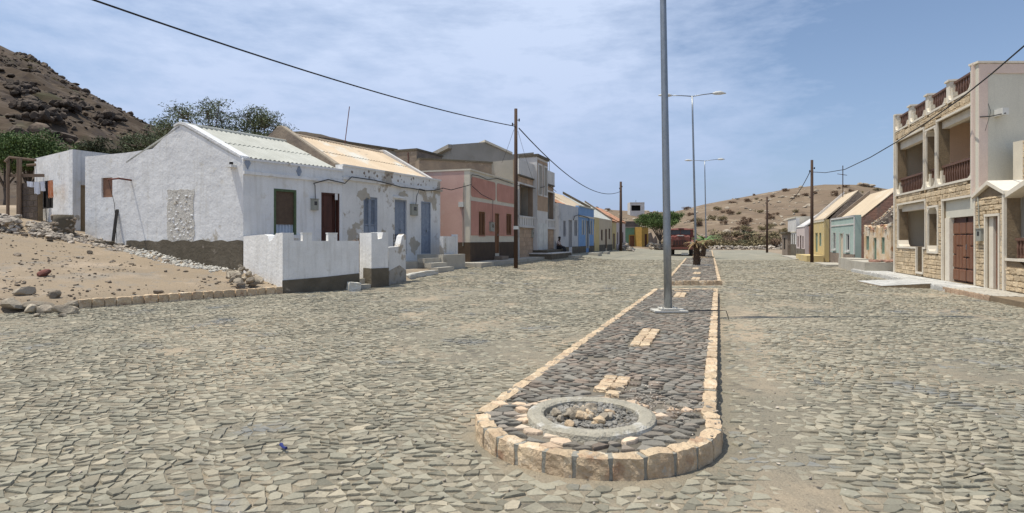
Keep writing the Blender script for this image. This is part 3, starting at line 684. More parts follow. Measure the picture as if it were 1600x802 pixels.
# ------------------------------------------------------------------ street lamps
def lamp(name,label,x,y,H,lean,r0,r1,arm,plate=True):
    t=thing(name,label,'street lamp',(x,y,ZT),'double headed street lamps on the islands')
    top=Vector((x+lean*H,y,ZT+H)); base=Vector((x,y,ZT))
    b=MB(); P=lambda h:base.lerp(top,h/H)
    b.tube([P(h) for h in np.linspace(0,H,9)],[r0+(r1-r0)*k/8 for k in range(9)],16); b.build('pole',m_steel,t,True,)
    if plate:
        b=MB(); b.box(x-.30,x+.33,y-.19,y+.21,ZT-.01,ZT+.022); b.build('concrete_pad',m_lightconc,t)
        b=MB(); b.box(x-.17,x+.17,y-.15,y+.13,ZT+.035,ZT+.06); o=b.build('base_plate',m_lightconc,t)
        for sx in(-1,1):
            for sy in(-1,1): b=MB(); b.tube([(x+sx*.13,y+sy*.11-.01,ZT+.02),(x+sx*.13,y+sy*.11-.01,ZT+.085)],.012,6); b.build('anchor_bolt',m_steel,o)
    else:
        b=MB(); b.box(x-.25,x+.25,y-.25,y+.25,ZT-.01,ZT+.25); b.build('concrete_foot',m_lightconc,t)
    for s in (-1,1):
        e=top+Vector((s*arm,0,.16 if s>0 else .03)); b=MB(); b.tube([top+Vector((0,0,-.03)),top.lerp(e,.5)+Vector((0,0,.0)),e],[.035,.03,.03],8); a=b.build('lamp_arm',m_steel,t,True)
        b=MB(); b.tube([e+Vector((-s*.05,0,-.01)),e+Vector((s*.12,0,.01)),e+Vector((s*.45,0,.03)),e+Vector((s*.8,0,.0))],[.05,.10,.12,.03],10); b.build('lamp_head',m_lamp,a,True)
    return t
lamp('street_lamp','tallest grey steel lamp post bolted to a concrete pad on the near island',2.97,10.95,10.6,-.0165,.076,.045,1.6)
lamp('street_lamp','double armed lamp post behind the brown palm on the second island',11.7,36.6,10.5,-.024,.075,.05,1.35)
lamp('street_lamp','farthest double armed lamp post beyond the parked red truck',22.7,67.3,10.6,-.018,.075,.05,1.55,False)
t=tag(MB().build('ground_cable',m_black),'thin black cable lying across the island and road beside the lamp post','cable')
bpy.data.objects.remove(t)
b=MB(); b.tube([(3.15,10.9,ZT+.02),(3.5,10.8,ZT+.03),(3.85,10.75,ZT+.035),(3.98,10.7,ZT+.03),(4.02,10.68,.02)],.008,5); tag(b.build('ground_cable',m_black),'short black cable running from the lamp base over the island kerb','cable')

# ------------------------------------------------------------------ left kerb and rubble
lk=thing('kerb_run',None,None,(-8,14.2,0)); lk['kind']='structure'
kerbrun(lk,[(-9.5,12.6),(-6.42,16.07)],.26,.14,.20,0,False)
LG='rough boulders lying at the left end of the kerb'
_bl=iter(('small rounded boulder just right of the boulder cut by the frame','squat boulder in the middle of the row before the kerb','brown boulder on top of the row at the kerb end','grey boulder behind the middle of the row','boulder at the back left of the row','fist sized stone at the right front of the row','fist sized stone at the front middle of the row'))
for (px,py,sx,sz,lab) in ((12,489,.62,.30,'large tan boulder cut by the left edge of the frame'),(50,487,.55,.24,'flat grey boulder leaning behind the leftmost boulder'),(38,492,.30,.22,None),(62,491,.34,.20,None),(95,492,.46,.20,'long dark topped boulder nearest the start of the kerb'),(105,484,.40,.2,None),(78,482,.3,.2,None),(30,482,.42,.22,None),(88,497,.14,.09,None),(48,497,.15,.1,None)):
    x,y=G(px,py); z=max(gz(x,y),0)
    tag(rockobj('boulder',(x,y+.15,z+sz*.38),(sx*1.15,sx*.8,sz*1.15),m_rock,rot=(random.uniform(-.2,.2),random.uniform(-.2,.2),random.uniform(0,6))),lab or next(_bl),'boulder',LG)
PG='stones heaped against the white porch wall'
for i in range(26):
    px=random.uniform(350,402); k=(px-350)/52; D=15.6+random.uniform(0,1.9)-k*.2; x=(px-800)/FO*D*1.0; z=gz(x,D); s=random.uniform(.16,.40)
    x+=.10; hgt=max(0,.34-abs(px-372)/60)
    tag(rockobj('stone',(x,D,z+s*.28+random.uniform(0,hgt)),(s,s*.8,s*.65),m_rock),'rough grey stone in the heap against the left side of the porch wall','stone',PG)
m_rubble2=mat('dark slope pebbles',(.24,.20,.155),(.16,.125,.09),3,bump=1,bscale=12,island=.5)
def scatter(n,xr,yr,smin,smax,cond=None):
    out=[]
    while len(out)<n:
        x=random.uniform(*xr); y=random.uniform(*yr)
        if cond and not cond(x,y): continue
        s=smin+(smax-smin)*random.random()**3; out.append((x,y,gz(x,y)+s*.12,s))
    return out
sd=lambda x,y:(x-KA[0])*KN[0]+(y-KA[1])*KN[1]
tag(rockfield('dirt_pebbles',scatter(7000,(-27,-6.5),(8,23),.015,.10,lambda x,y:sd(x,y)>.1 and y<19.3+max(0,-(x+8))*.4 and fbm(x/2,y/2,2,3)>-.3+.3*random.random()),m_rubble2),'loose pebbles and stones scattered over the bare earth slope','pebbles')
tag(rockfield('slope_stones',scatter(230,(-24,-7),(9,21),.06,.24,lambda x,y:sd(x,y)>.2 and y<19.0+max(0,-(x+8))*.35),m_rubble2),'larger brown stones lying here and there on the bare slope','stones')
# road litter pebbles
def onr(x,y): return x>XL(y)+.1 and x<XR(y)-1 and not bool(inmed(x,y,.02))
pts=[]
for i in range(900):
    y=2.5+16*random.random()**1.5; x=random.uniform(-.95*y,.95*y)
    if onr(x,y): s=random.uniform(.008,.03); pts.append((x,y,rz_(x,y)+.01,s))
tag(rockfield('road_grit',pts,m_rubble),'small chips of stone lying on the road','grit')
x,y=G(441,706); b=MB(); b.tube([(x-.035,y+.05,.035),(x-.015,y+.02,.045),(x+.01,y-.01,.035),(x+.04,y-.03,.035)],[.008,.014,.009,.012],6); tag(b.build('plastic_scrap',m_bluebag),'crumpled blue plastic scrap lying on the road','litter')
x,y=G(1522,753); b=MB(); b.prism([(x-.09,y-.03,.03),(x,y-.01,.04),(x+.1,y+.03,.045),(x+.02,y+.005,.035)],(0,0,.008)); tag(b.build('road_shard',m_black),'black shard of rubber lying on the right carriageway','litter')

# ------------------------------------------------------------------ near white house (left of the pair)
C0=(-8.4,18.0); C1=(-6.18,21.0); C2=(-3.3,26.5)
F1=Fr(C0,C1); F2=Fr(C1,C2)
GE=Vector((-8.4,18.0))+Vector((-.937,.35))*7.29
FG=Fr((GE.x,GE.y),C0)          # gable side, left to right
h1=thing('white_house','white single storey house with a pale corrugated roof and plastered gable end','house',(-8.4,18.0,.5))
w1=F1.rect(427.9,462.8,296,367); d1=F1.rect(502,530.7,301.7,395)
b=MB(); wall(F1,0,F1.L-.002,-.2,4.05,.35,[w1,d1],b); b.build('front_wall',m_white,h1)
b=MB(); F1.box(b,.0,F1.L,.001,.07,3.56,3.66); F1.box(b,-.02,F1.L,.0,.04,4.0,4.075); b.build('cornice',m_white,h1)
for px,py in ((386.5,255),(466.9,268)):
    t,z=F1.tz(px,py); b=MB(); F1.poly(b,[(t,z-.2),(t+.1,z),(t,z+.2),(t-.1,z)],-.002,.03); b.build('diamond_tile',m_bluepaint,h1)
# gable wall with profile (t measured from the far left end)
Lg=FG.L; g=lambda tt:Lg-tt
sw=FG.rect(158.5,175.6,277.8,308.5)
b=MB(); 
# lower part with window, then the gable polygon on top
wall(FG,0,Lg-.001,-.3,4.03,.32,[(sw[0],sw[1],sw[2],sw[3])],b)
prof=[(0,4.03),(Lg-.001,4.03),(g(.35),4.2),(g(2.45),5.22),(g(2.69),5.30),(g(2.95),5.22),(g(3.95),4.56),(g(5.2),4.50),(0,4.47)]
FG.poly(b,[(t,z) for t,z in prof],-.32,0); b.build('gable_wall',m_white,h1)
b=MB(); FG.poly(b,[(g(.1),4.08),(g(2.45),5.24),(g(2.69),5.31),(g(2.95),5.24),(g(2.95),5.30),(g(2.69),5.38),(g(2.4),5.31),(g(.1),4.15)],-.35,.03); b.build('gable_coping',m_white,h1)
b=MB(); t0=FG.tz(198.8,400)[0]
n=24; top=[]; 
pts=[(t0,0.2)]+[(Lg+.012,.2)]+[(Lg+.012-(Lg+.012-t0)*k/n,1.47+.03*math.sin(k*1.7)+random.uniform(-.02,.02)) for k in range(n+1)]
FG.poly(b,pts,.001,.035); b.build('side_dado',m_dado,h1)
r=FG.rect(261.5,303.4,297,378); b=MB(); 
k=14; pts=[(r[0]+(r[1]-r[0])*i/k,r[2]+random.uniform(-.04,.04)) for i in range(k+1)]+[(r[1]+random.uniform(-.06,.04),r[2]+(r[3]-r[2])*(i+1)/(k+1)) for i in range(k)]+[(r[1]-(r[1]-r[0])*i/k,r[3]+random.uniform(-.04,.04)) for i in range(k+1)]+[(r[0]+random.uniform(-.05,.05),r[3]-(r[3]-r[2])*(i+1)/(k+1)) for i in range(k)]
FG.poly(b,pts,.001,.012); bp=b.build('bare_patch',mat('bared wall mortar',(.60,.575,.52),(.50,.475,.42),6,bump=1,bscale=16),h1)
for i in range(75):
    t=random.uniform(r[0]+.08,r[1]-.08); z=random.uniform(r[2]+.06,r[3]-.06); s=random.uniform(.07,.15); p=FG.P(t,.008,z)
    rockobj('wall_stone',p,(s,s*.35,s*.7),m_white if i%3 else m_fieldstone,bp,rot=(0,random.uniform(-.5,.5),math.atan2(FG.u.y,FG.u.x)))
b=MB(); FG.box(b,sw[0]+.0,sw[1],-.12,-.06,sw[2],sw[3]); b.build('window_board',mat('brown window board',(.24,.13,.08),(.19,.10,.065),9,rough=.8),h1)
# foundation stones showing under the dado
pts=[]
for i in range(420):
    t=random.uniform(t0+.8,Lg-.3); d=random.uniform(.0,.9); p=FG.P(t,d,0); pts.append((p.x,p.y,gz(p.x,p.y)+random.uniform(-.02,.06)*(1-d),random.uniform(.05,.16)))
tag(rockfield('pale_rubble',pts,mat('pale limy rubble',(.56,.54,.48),(.45,.42,.36),5,bump=1,bscale=15,island=.15)),'pale limy rubble strewn along the foot of the gable wall','rubble')
pts=[]
for i in range(330):
    t=random.uniform(-.5,t0+1); d=random.uniform(.0,1.1); p=FG.P(t,d,0); pts.append((p.x,p.y,gz(p.x,p.y)+random.uniform(-.02,.05)*(1-d),random.uniform(.05,.2)))
tag(rockfield('broken_rubble',pts,m_rubble),'broken stones along the foot of the wall beside the plank','rubble')
# drain spout
t,z=FG.tz(365,260); b=MB(); FG.box(b,t-.13,t+.13,0,.22,z-.05,z+.03); o=b.build('drain_spout',m_white,h1); b=MB(); b.tube([FG.P(t+.02,.11,z+.03),FG.P(t+.02,.11,z+.12)],.06,8); b.build('spout_cap',m_dark,o)
# window: green frame, brown board, striped curtain below
b=MB(); t0_,t1_,z0_,z1_=w1
for (a,q,c,e) in ((t0_,t0_+.07,z0_,z1_),(t1_-.07,t1_,z0_,z1_),(t0_+.07,t1_-.07,z1_-.08,z1_)): F1.box(b,a,q,-.12,.012,c,e)
wo_=b.build('window',m_greenpaint,h1)
zc=F1.tz(445,350.9)[1]
b=MB(); F1.box(b,t0_+.07,t1_-.07,-.10,-.05,zc,z1_-.08); b.build('window_board',m_brownpanel,wo_)
b=MB()
for k in range(12):
    a=t0_+.07+(t1_-t0_-.14)*k/12; F1.box(b,a+.004,a+(t1_-t0_-.14)/12-.004,-.13,-.10+.02*(k%2),z0_,zc)
b.build('curtain',mat('pale blue curtain',(.42,.50,.60),(.50,.55,.62),9),wo_)
b=MB(); F1.box(b,t0_-.1,t1_+.1,-.1,.08,z0_-.12,z0_); b.build('window_sill',m_white,wo_)
b=MB(); a_,b_,c_,e_=d1; sp=F1.tz(521,340)[0]
F1.box(b,a_,a_+.05,-.16,-.02,c_,e_); F1.box(b,b_-.05,b_,-.16,-.02,c_,e_); F1.box(b,a_+.05,b_-.05,-.16,-.02,e_-.06,e_); do=b.build('door',m_wooddark,h1)
for (q0,q1,rc) in ((a_+.05,sp,.09),(sp+.006,b_-.05,.19)):
    b=MB(); F1.box(b,q0,q1,-rc-.04,-rc,c_,e_-.06)
    for j in range(3): F1.box(b,q0+.09,q1-.07,-rc-.001,-rc+.012,c_+.15+j*.75,c_+.75+j*.75)
    b.build('door_leaf',m_wooddark,do)
b=MB(); tt,zz=F1.tz(526,307); F1.box(b,tt-.06,tt+.06,-.019,-.012,zz-.13,zz+.1); b.build('paper_notice',m_white,do)
meter(F1,h1,F1.rect(485.2,494.6,311.6,328.8))
# roof
I1=-F1.n; 
def v3(v2,z): return Vector((v2.x,v2.y,z))
Gd=Vector((-.937,.35)); Id=Vector((-.886,.464))
c0=Vector(C0); c1=Vector(C1); c2=Vector(C2)
eL=v3(c0+Gd*.36+F1.u*.0,4.09); rL=v3(c0+Gd*2.69,5.27); eR=v3(c1+Id*.36,4.09); rR=v3(c1+Id*2.95,5.27)
roof(h1,eL,eR,rR,rL,2,5,m_sheetw,amp=.022,pitch=.17)
b=MB(); b.prism([rL,rR,v3(c1+Id*5.6,4.2),v3(c0+Gd*5.2,4.2)],(0,0,-.06)); b.build('rear_roof',m_sheetw,h1)
b=MB(); b.tube([rL+Vector((0,0,.05)),rR+Vector((0,0,.05))],.07,8); b.build('ridge_cap',m_sheetw,h1)
# flat annex roof, back wall
b=MB(); q=[c0+Gd*3.9+Vector((.15,.4)),c0+Gd*7.2+Vector((.15,.4)),c0+Gd*7.25+Vector((3,4.5)),c1+Id*5.6]; b.prism([v3(p,4.40) for p in q],(0,0,-.15)); b.build('flat_roof',m_grayrender,h1)
FB=Fr(tuple(c1+Id*5.65),tuple(c0+Gd*7.2+Vector((2.4,4.6)))); b=MB(); wall(FB,0,FB.L,-.3,4.3,.25,[],b); b.build('back_wall',m_white,h1)

# second house of the pair
h2=thing('peeling_house','white house with peeling plaster, tan roof and faded blue doors','house',(-4.7,23.7,.3))
wn=F2.rect(568,590,308,372); dA=F2.rect(616.8,636,312.4,398); dB=F2.rect(658,673,315.4,396.7)
b=MB(); wall(F2,.002,F2.L,-.2,4.26,.35,[wn,dA,dB],b); b.build('front_wall',m_white2,h2)
b=MB(); F2.box(b,0,F2.L+.05,.001,.09,3.70,3.80); F2.box(b,-.0,F2.L+.05,0,.035,4.2,4.27); b.build('cornice',m_white2,h2)
shutters(F2,h2,wn,m_bluepaint,rec=.05,split=.33)
door(F2,h2,dA,m_bluepaint,leaves=2,panels=3,rec=.12); door(F2,h2,dB,m_bluepaint,leaves=2,panels=3,rec=.05)
b=MB(); a_,b_,c_,e_=dA
for j in range(7): F2.box(b,a_-.1,b_-.25,.0,.015,c_+.02+j*.13,c_+.035+j*.13)
for j in range(5): F2.box(b,a_-.1+j*.12,a_-.085+j*.12,.015,.03,c_,c_+.85)
b.build('iron_grille',m_black,h2)
b=MB(); F2.box(b,dA[0]-.12,dA[1]-.25,.0,.08,dA[3]+.05,dA[3]+.13); b.build('door_hood',m_white,h2)
meter(F2,h2,F2.rect(640.5,649.7,320,337))
# plaster patches, thin proud areas of beige fill
mpatch=mat('beige cement patch',(.40,.36,.29),(.47,.43,.36),2.5,bump=.3)
for (x0,x1,y0,y1) in ((557,579,293,314),(551,565,347,359),(638,655,370,398),(675,683,306,332),(594,604,356,380),(622,638,298,309)):
    q=F2.rect(x0,x1,y0,y1); cx_=(q[0]+q[1])/2; cz_=(q[2]+q[3])/2; k=44; b=MB(); ph_=random.uniform(0,6)
    F2.poly(b,[(cx_+(q[1]-q[0])/2*math.cos(a)*(.85+.25*math.sin(3*a+ph_)+.12*math.sin(7*a)+random.uniform(-.06,.06)),cz_+(q[3]-q[2])/2*math.sin(a)*(.85+.2*math.sin(4*a+ph_)+.12*math.sin(9*a+1)+random.uniform(-.06,.06))) for a in [2*math.pi*i/k for i in range(k)]],.001,.006); b.build('plaster_patch',mpatch,h2)
# dark scabs on the parapet
for i in range(26):
    t=random.uniform(.4,F2.L-.2); z=random.uniform(3.85,4.15); s=random.uniform(.02,.055); b=MB(); k=8
    F2.poly(b,[(t+s*random.uniform(.6,1.4)*math.cos(a),z+s*random.uniform(.7,1.8)*math.sin(a)) for a in [2*math.pi*j/k for j in range(k)]],.001,.005); b.build('paint_scab',m_brownwall,h2)
# raised gable walls on either side of the tan roof
for (cc,nm,mm,tk,zz) in ((c1,'gable_parapet',m_brownwall,.20,(4.22,5.92,4.3)),(c2-F2.u*.22,'gable_parapet',m_whitefar,.2,(4.22,5.80,4.2))):
    b=MB(); q=[v3(cc+Id*.355,3.0),v3(cc+Id*.355,zz[0]+.05),v3(cc+Id*3.2,zz[1]),v3(cc+Id*3.45,zz[1]-.02),v3(cc+Id*6.2,zz[2]),v3(cc+Id*6.2,-.2),v3(cc+Id*.355,-.2)]
    b.prism([q[1],q[2],q[3],q[4],q[5],q[6]],v3(F2.u*tk,0)); o=b.build(nm,mm,h2)
    b=MB(); up=Vector((0,0,.05)); b.prism([q[1],q[2],q[3],q[3]+up,q[2]+up,q[1]+up],v3(F2.u*(tk+.03),0)); b.build('coping',mat('worn pale coping',(.40,.335,.25),(.32,.265,.20),3,bump=.6) if mm is m_brownwall else m_whitefar,o)
eL=v3(c1+F2.u*.35+Id*.36,4.2); eR=v3(c2-F2.u*.25+Id*.36,4.2); rL=v3(c1+F2.u*.35+Id*3.2,5.66); rR=v3(c2-F2.u*.25+Id*3.2,5.66)
roof(h2,eL,eR,rR,rL,2,7,m_sheett,amp=.016,pitch=.17)
b=MB(); b.prism([rL,rR,rR+v3(Id*2.9,-1.4),rL+v3(Id*2.9,-1.4)],(0,0,-.05)); b.build('rear_roof',m_sheett,h2)
b=MB(); b.tube([rL+Vector((0,0,.05)),rR+Vector((0,0,.05))],.06,8); b.build('ridge_cap',m_sheett,h2)
bk=Fr(tuple(c2+Id*6.2),tuple(c1+Id*6.2)); b=MB(); wall(bk,.0,bk.L,-.2,4.15,.2,[],b); b.build('back_wall',m_brownwall,h2)
b=MB(); p=rL.lerp(rR,.55)+Vector((0,0,0)); b.tube([p,p+Vector((.22,0,1.75))],.018,6); tag(b.build('antenna_mast',m_pipe),'thin leaning rusty mast standing on the tan roof','antenna')

# porch of the pair: pier, low walls, steps
po=thing('porch_wall','low white porch wall with square merlons in front of the near white house','wall',(-5.6,16.8,0))
P1=(-6.39,16.05); P2=(-4.6,17.32)
FP=Fr(P1,P2)
zt,zm=1.47,1.70
b=MB(); wall(FP,0,FP.L,-.1,zt,.22,[],b)
b.build('front_panel',m_porch,po)
b=MB(); FP.poly(b,[(0-.012,-.08),(FP.L+.012,-.08),(FP.L+.012,.50),(FP.L*.5,.42),(-.012,.37)],.001,.02); b.build('dark_plinth',m_dado,po)
for (x0,x1) in ((473,487.7),(513,527)):
    t0_=FP.tz(x0,0)[0]; t1_=FP.tz(x1,0)[0]; b=MB(); FP.box(b,t0_,t1_,-.21,.0,zt,zm-.02); o=b.build('merlon',m_porch,po); 
    b=MB(); FP.box(b,t0_-.01,t1_+.01,-.22,.012,zm-.02,zm+.01); b.build('merlon_cap',m_porch,o)
SA=Vector((-8.36,17.93)); FS=Fr((SA.x,SA.y),P1)
b=MB(); Ls=FS.L
FS.poly(b,[(0,-.2),(Ls,-.2),(Ls,zm),(Ls-.42,zm-.01),(Ls-.68,1.49),(Ls-.85,1.45),(Ls-.98,1.62),(Ls-1.2,1.66),(.25,1.62),(0,1.60)],-.24,0); b.build('side_panel',m_porch,po)
b=MB(); FP.box(b,.0,.30,-.235,-.001,zt-.01,zm); b.build('corner_merlon',m_porch,po)
# gate pier and next low wall
PA=(-4.33,17.75); PB=(-3.9,18.15)
FQ=Fr(PA,PB)
pi=thing('gate_pier','white gate pier with dark plinth between the porch steps and the low wall','gate pier',(-4.1,18,0))
b=MB(); FQ.poly(b,[(0,-.1),(FQ.L,-.1),(FQ.L,1.74),(FQ.L-.19,1.74),(FQ.L-.22,1.55),(.22,1.52),(.2,1.72),(0,1.72)],-.75,0); b.build('pier_body',m_porch,pi)
b=MB(); FQ.box(b,-.012,FQ.L+.012,-.5,.02,-.08,.62); b.build('dark_plinth',m_dado,pi)
lw=thing('low_porch_wall','stained low white wall in front of the blue shuttered window','wall',(-3.6,20,0))
FW=Fr((-3.98,18.62),(-3.05,22.0)); a_,b_=FW.tz(605.5,0)[0],FW.tz(634,0)[0]; 
b=MB(); FW.poly(b,[(max(0,a_-.1),-.1),(b_,-.1),(b_,1.68),(b_-.12,1.70),(b_-.28,1.62),(b_-.45,1.28),(max(0,a_-.1),1.26)],-.2,0); b.build('wall_panel',m_white2,lw)
b=MB(); FW.poly(b,[(max(0,a_-.1),-.08),(b_+.01,-.08),(b_+.01,.45),(b_*.6,.65),(max(0,a_-.1),.5)],.001,.012); b.build('stained_base',mat('damp stained render',(.32,.28,.22),(.48,.45,.40),3,bump=.6,patches=[((.22,.19,.15),3,.52,.64)]),lw)
st=thing('porch_steps','small concrete steps between the white porch wall and the gate pier','steps',(-4.5,17.8,0))
FT=Fr(P2,PA)
for k in range(3): b=MB(); FT.box(b,.02,FT.L-.02,-.95+k*.0,-.0-k*.26,-.05+k*.17,.14+k*.17); b.build('step',m_conc,st)
x,y=G(554,455); tag(block('stone_block',m_lightconc,h1,(0,0,0),0,(1,1,1)),'white painted cube of stone beside the porch steps','stone block'); o=bpy.data.objects['stone_block']; o.parent=None; o.location=(x-.05,y+.1,.12); o.scale=(.36,.3,.27); o.rotation_euler=(0,.1,.5)
# raised terrace before the blue doors
te=thing('terrace','raised concrete terrace with worn steps before the pair of blue doors','terrace',(-3.2,22.5,.2))
Fe=Fr((-3.05,22.05),(-2.62,25.9)); zf=dB[2]-.02
fa=Fr(C1,C2)
def tquad(tA,tB,dA_,dB_,z0,z1,nm,m):
    b=MB(); F2.box(b,tA,tB,dA_,dB_,z0,z1); return b.build(nm,m,te)
tb=F2.tz(654,0)[0]
tquad(tb-.1,F2.L,.36*0+.002,1.35,-.1,zf,'platform',m_conc)
tquad(wn[0]-2.6,tb-.104,.002,.9,-.1,zf-.25,'porch_floor',m_conc)
for k in range(3): tquad(tb-1.25,tb-.107,.903+k*.001,1.9-.33*k,-.1,.38+.18*k,'step',m_conc)
b=MB(); 
for (px,py,l) in ((652,432,.75),(670,430,.9),(640,434,.4)):
    x,y=G(px,py,.15); o=block('edge_block',m_lightconc,te,(x,y,rz_(x,y)+.08),1.1,(l,.3,.2),.05)
ew=F2.rect(686,703,366,395); FE=Fr((-2.98,24.9),(-2.58,26.3))
b=MB(); wall(FE,0,FE.L,-.1,1.66,.16,[],b); b.build('end_wall',m_white2,te)
b=MB(); FE.box(b,FE.L+.002,FE.L+.22,-.2,.03,-.1,1.75); b.build('end_post',m_white,te)
# potted shrub on porch
x=(566-800)/FO*20.0; tp=thing('potted_shrub','dark low shrub in a stone pot behind the gate pier','plant',(x,20.0,.9))
b=MB(); b.tube([(x,20,.7),(x,20,1.2),(x,20,1.35)],[.22,.3,.28],10); b.build('pot',m_rock,tp)
leafmesh('foliage',[(x+random.uniform(-.25,.25),20+random.uniform(-.2,.2),1.42,.22) for i in range(5)],m_drytwig,.05,80,tp)
# loose items on the gable side
t,z=FG.tz(175.5,392,.3); p=FG.P(t,.3,0); zg=gz(p.x,p.y); tA,zA=FG.tz(182,328,.05); pt=FG.P(tA,.04,zA)
b=MB(); b.prism([p+Vector((-.05,0,zg)),p+Vector((.05,0,zg)),pt+Vector((.05,0,0)),pt+Vector((-.05,0,0))],(0,.03,.02)); tag(b.build('leaning_plank',m_dark),'dark narrow plank leaning against the white gable wall','plank')
tag(block('flat_stone',m_dado,h1,(0,0,0),0,(1,1,1)),'dark flat stone slab at the foot of the leaning plank','stone slab'); o=bpy.data.objects['flat_stone']; o.parent=None; o.location=(p.x-.1,p.y-.25,zg+.08); o.scale=(.5,.35,.1); o.rotation_euler=(0,0,.2)
t1_,z1_=FG.tz(205,281.8); t2_,_=FG.tz(188.4,281.8)
b=MB(); b.tube([FG.P(t1_,.0,z1_),FG.P(t1_,.45,z1_+.02)],.03,8); b.tube([FG.P(t1_,.42,z1_+.02),FG.P(t2_,.42,z1_)],.028,8); tag(b.build('pipe_bracket',m_pipe),'rusty pipe bracket sticking out of the white gable wall','pipe')
tb2,zb2=FG.tz(190,397); b=MB(); b.tube([FG.P(t2_,.42,z1_),FG.P(t2_+.05,.25,z1_-.8),FG.P(tb2,.15,zb2+.2)],.008,5); tag(b.build('hanging_wire',m_black),'thin wire hanging from the pipe bracket to the ground','wire')
x,y=-14.2,15.6; tag(rockobj('stone',(x,y,gz(x,y)+.06),(.35,.25,.18),m_pipe),'dark brown stone lying alone on the dirt slope','stone')
x=(68-800)/FO*14.5; tag(rockobj('lone_rock',(x,14.5,gz(x,14.5)+.07),(.34,.26,.2),m_pipe),'dark reddish rock lying by itself on the pale dirt','rock')

# annex (box behind with laundry)
Q0=(-16.4,21.5); QL=(-19.85,23.95); 
FA=Fr(QL,Q0); FR_=Fr(Q0,(-16.4+.45*4,21.5+.9*4))
an=thing('annex_house','whitewashed flat roofed annex at the far left with a hanging clothes line','house',(-17,22,1.6))
wl=FA.rect(65,83,285,326); da=FR_.rect(120.5,133,289,371)
b=MB(); wall(FA,0,FA.L,.8,4.88,.25,[wl],b); wall(FR_,0.0,FR_.L,.8,4.88,.25,[(.16,.95,da[2],da[3])],b); b.build('wall',m_white,an)
b=MB(); b.prism([v3(Vector(QL),4.7),v3(Vector(Q0)+Vector((-.05,.15)),4.7),v3(Vector(Q0)+Vector((.45*4,.9*4))-Vector((.1,0)),4.7),v3(Vector(QL)+Vector((2,3.5)),4.7)],(0,0,-.12)); b.build('roof',m_grayrender,an)
plainwin(FA,an,wl,m_dark,m_dark,rec=.1)
o=door(FR_,an,(.16,.95,da[2],da[3]),mat('ochre old door',(.34,.27,.17),(.28,.20,.12),6,stretch=(1,1,.2)),leaves=2,panels=2,rec=.05,handle=False)
b=MB(); FR_.box(b,.0,1.2,.0,.5,da[2]-.2,da[2]-.03); b.build('door_step',m_lightconc,an)
# laundry
a=Vector(((37-800)/FO*22.6,22.6,1.5+92*22.6/900)); t_,z_=FA.tz(84,281.5,.35); e=FA.P(t_,.35,z_)
ln=thing('clothes_line','sagging line of white, dark and orange laundry beside the annex window','clothes line',a)
b=MB(); mid=a.lerp(e,.5)+Vector((0,0,-.06)); b.tube([a,mid,e],.008,5); b.build('line',m_black,ln)
for (s0,s1,h,m,nm) in ((.12,.34,.20,m_cloth_w,'white_cloth'),(.36,.55,.45,m_cloth_w,'white_cloth'),(.57,.72,.35,m_cloth_w,'white_cloth'),(.73,.84,.25,m_cloth_d,'dark_cloth'),(.82,.98,.62,m_cloth_o,'orange_cloth')):
    b=MB(); k=8; prev=None
    for i in range(k+1):
        s=s0+(s1-s0)*i/k; p=a.lerp(e,s)+Vector((0,-.02+.03*math.sin(i*2.1),-.05*math.sin(math.pi*s))); q=p+Vector((.02*math.sin(i),.03*math.cos(i*1.7),-h*(1+.08*math.sin(i*1.3))))
        if prev: b.prism([prev[0],p,q,prev[1]],(0,.006,0))
        prev=(p,q)
    b.build(nm,m,ln)
# block shed with timber frame
sh_=thing('block_shed','unfinished brown block shed with a timber frame on top left of annex','shed',(-20.5,22.6,2))
FSh=Fr((-22.2,23.6),(-19.9,23.0)); zb=1.5+ (375-352)/900*23
t0_,t1_=FSh.tz(30,0)[0],FSh.tz(56,0)[0]; ztp=FSh.tz(40,286)[1]
bw=thing
b=MB(); wall(FSh,t0_,t1_+.1,1.4,ztp,.2,[],b); bwo=b.build('block_core',m_vjoint,sh_)
mblk=mat('brown cinder block',(.13,.10,.08),(.10,.08,.065),4,bump=.6,obj=.2)
rows=8; 
for j in range(rows):
    z=1.9+(ztp-1.9)*j/rows; hgt=(ztp-1.9)/rows-.02; x=t0_-(.2 if j%2 else 0)
    while x<t1_+.1:
        q0=max(x,t0_); q1=min(x+.38,t1_+.1)
        if q1-q0>.06: b=MB(); FSh.box(b,q0,q1,.001,.02,z,z+hgt); b.build('block',mblk,sh_)
        x+=.40
for px in (12,28,31):
    D=22.8; x=(px-800)/FO*D; b=MB(); b.tube([(x,D,1.8),(x+.02,D,1.5+128*D/900)],.055,6); b.build('timber_post',m_oldwood,sh_)
b=MB(); xa=(8-800)/FO*22.7; xb=(57-800)/FO*23.3; z_=1.5+126*23/900; b.tube([(xa,22.7,z_-.15),((xa+xb)/2-.3,22.8,z_+.05),(xb,23.3,z_)],.06,6); b.tube([(xa,23.7,z_-.15),(xb,24.2,z_)],.06,6); b.build('timber_beam',m_oldwood,sh_)
b=MB(); z2=1.5+100*23/900; b.box(xa,xa+1.4,22.85,22.89,z2-.06,z2+.06); b.build('rail',m_oldwood,sh_)
FD=Fr((-23.4,22.6),(-21.6,23.5)); b=MB(); wall(FD,-1,1.5,1.2,1.5+92*23/900,.25,[],b); b.build('dark_wall',mblk,sh_)
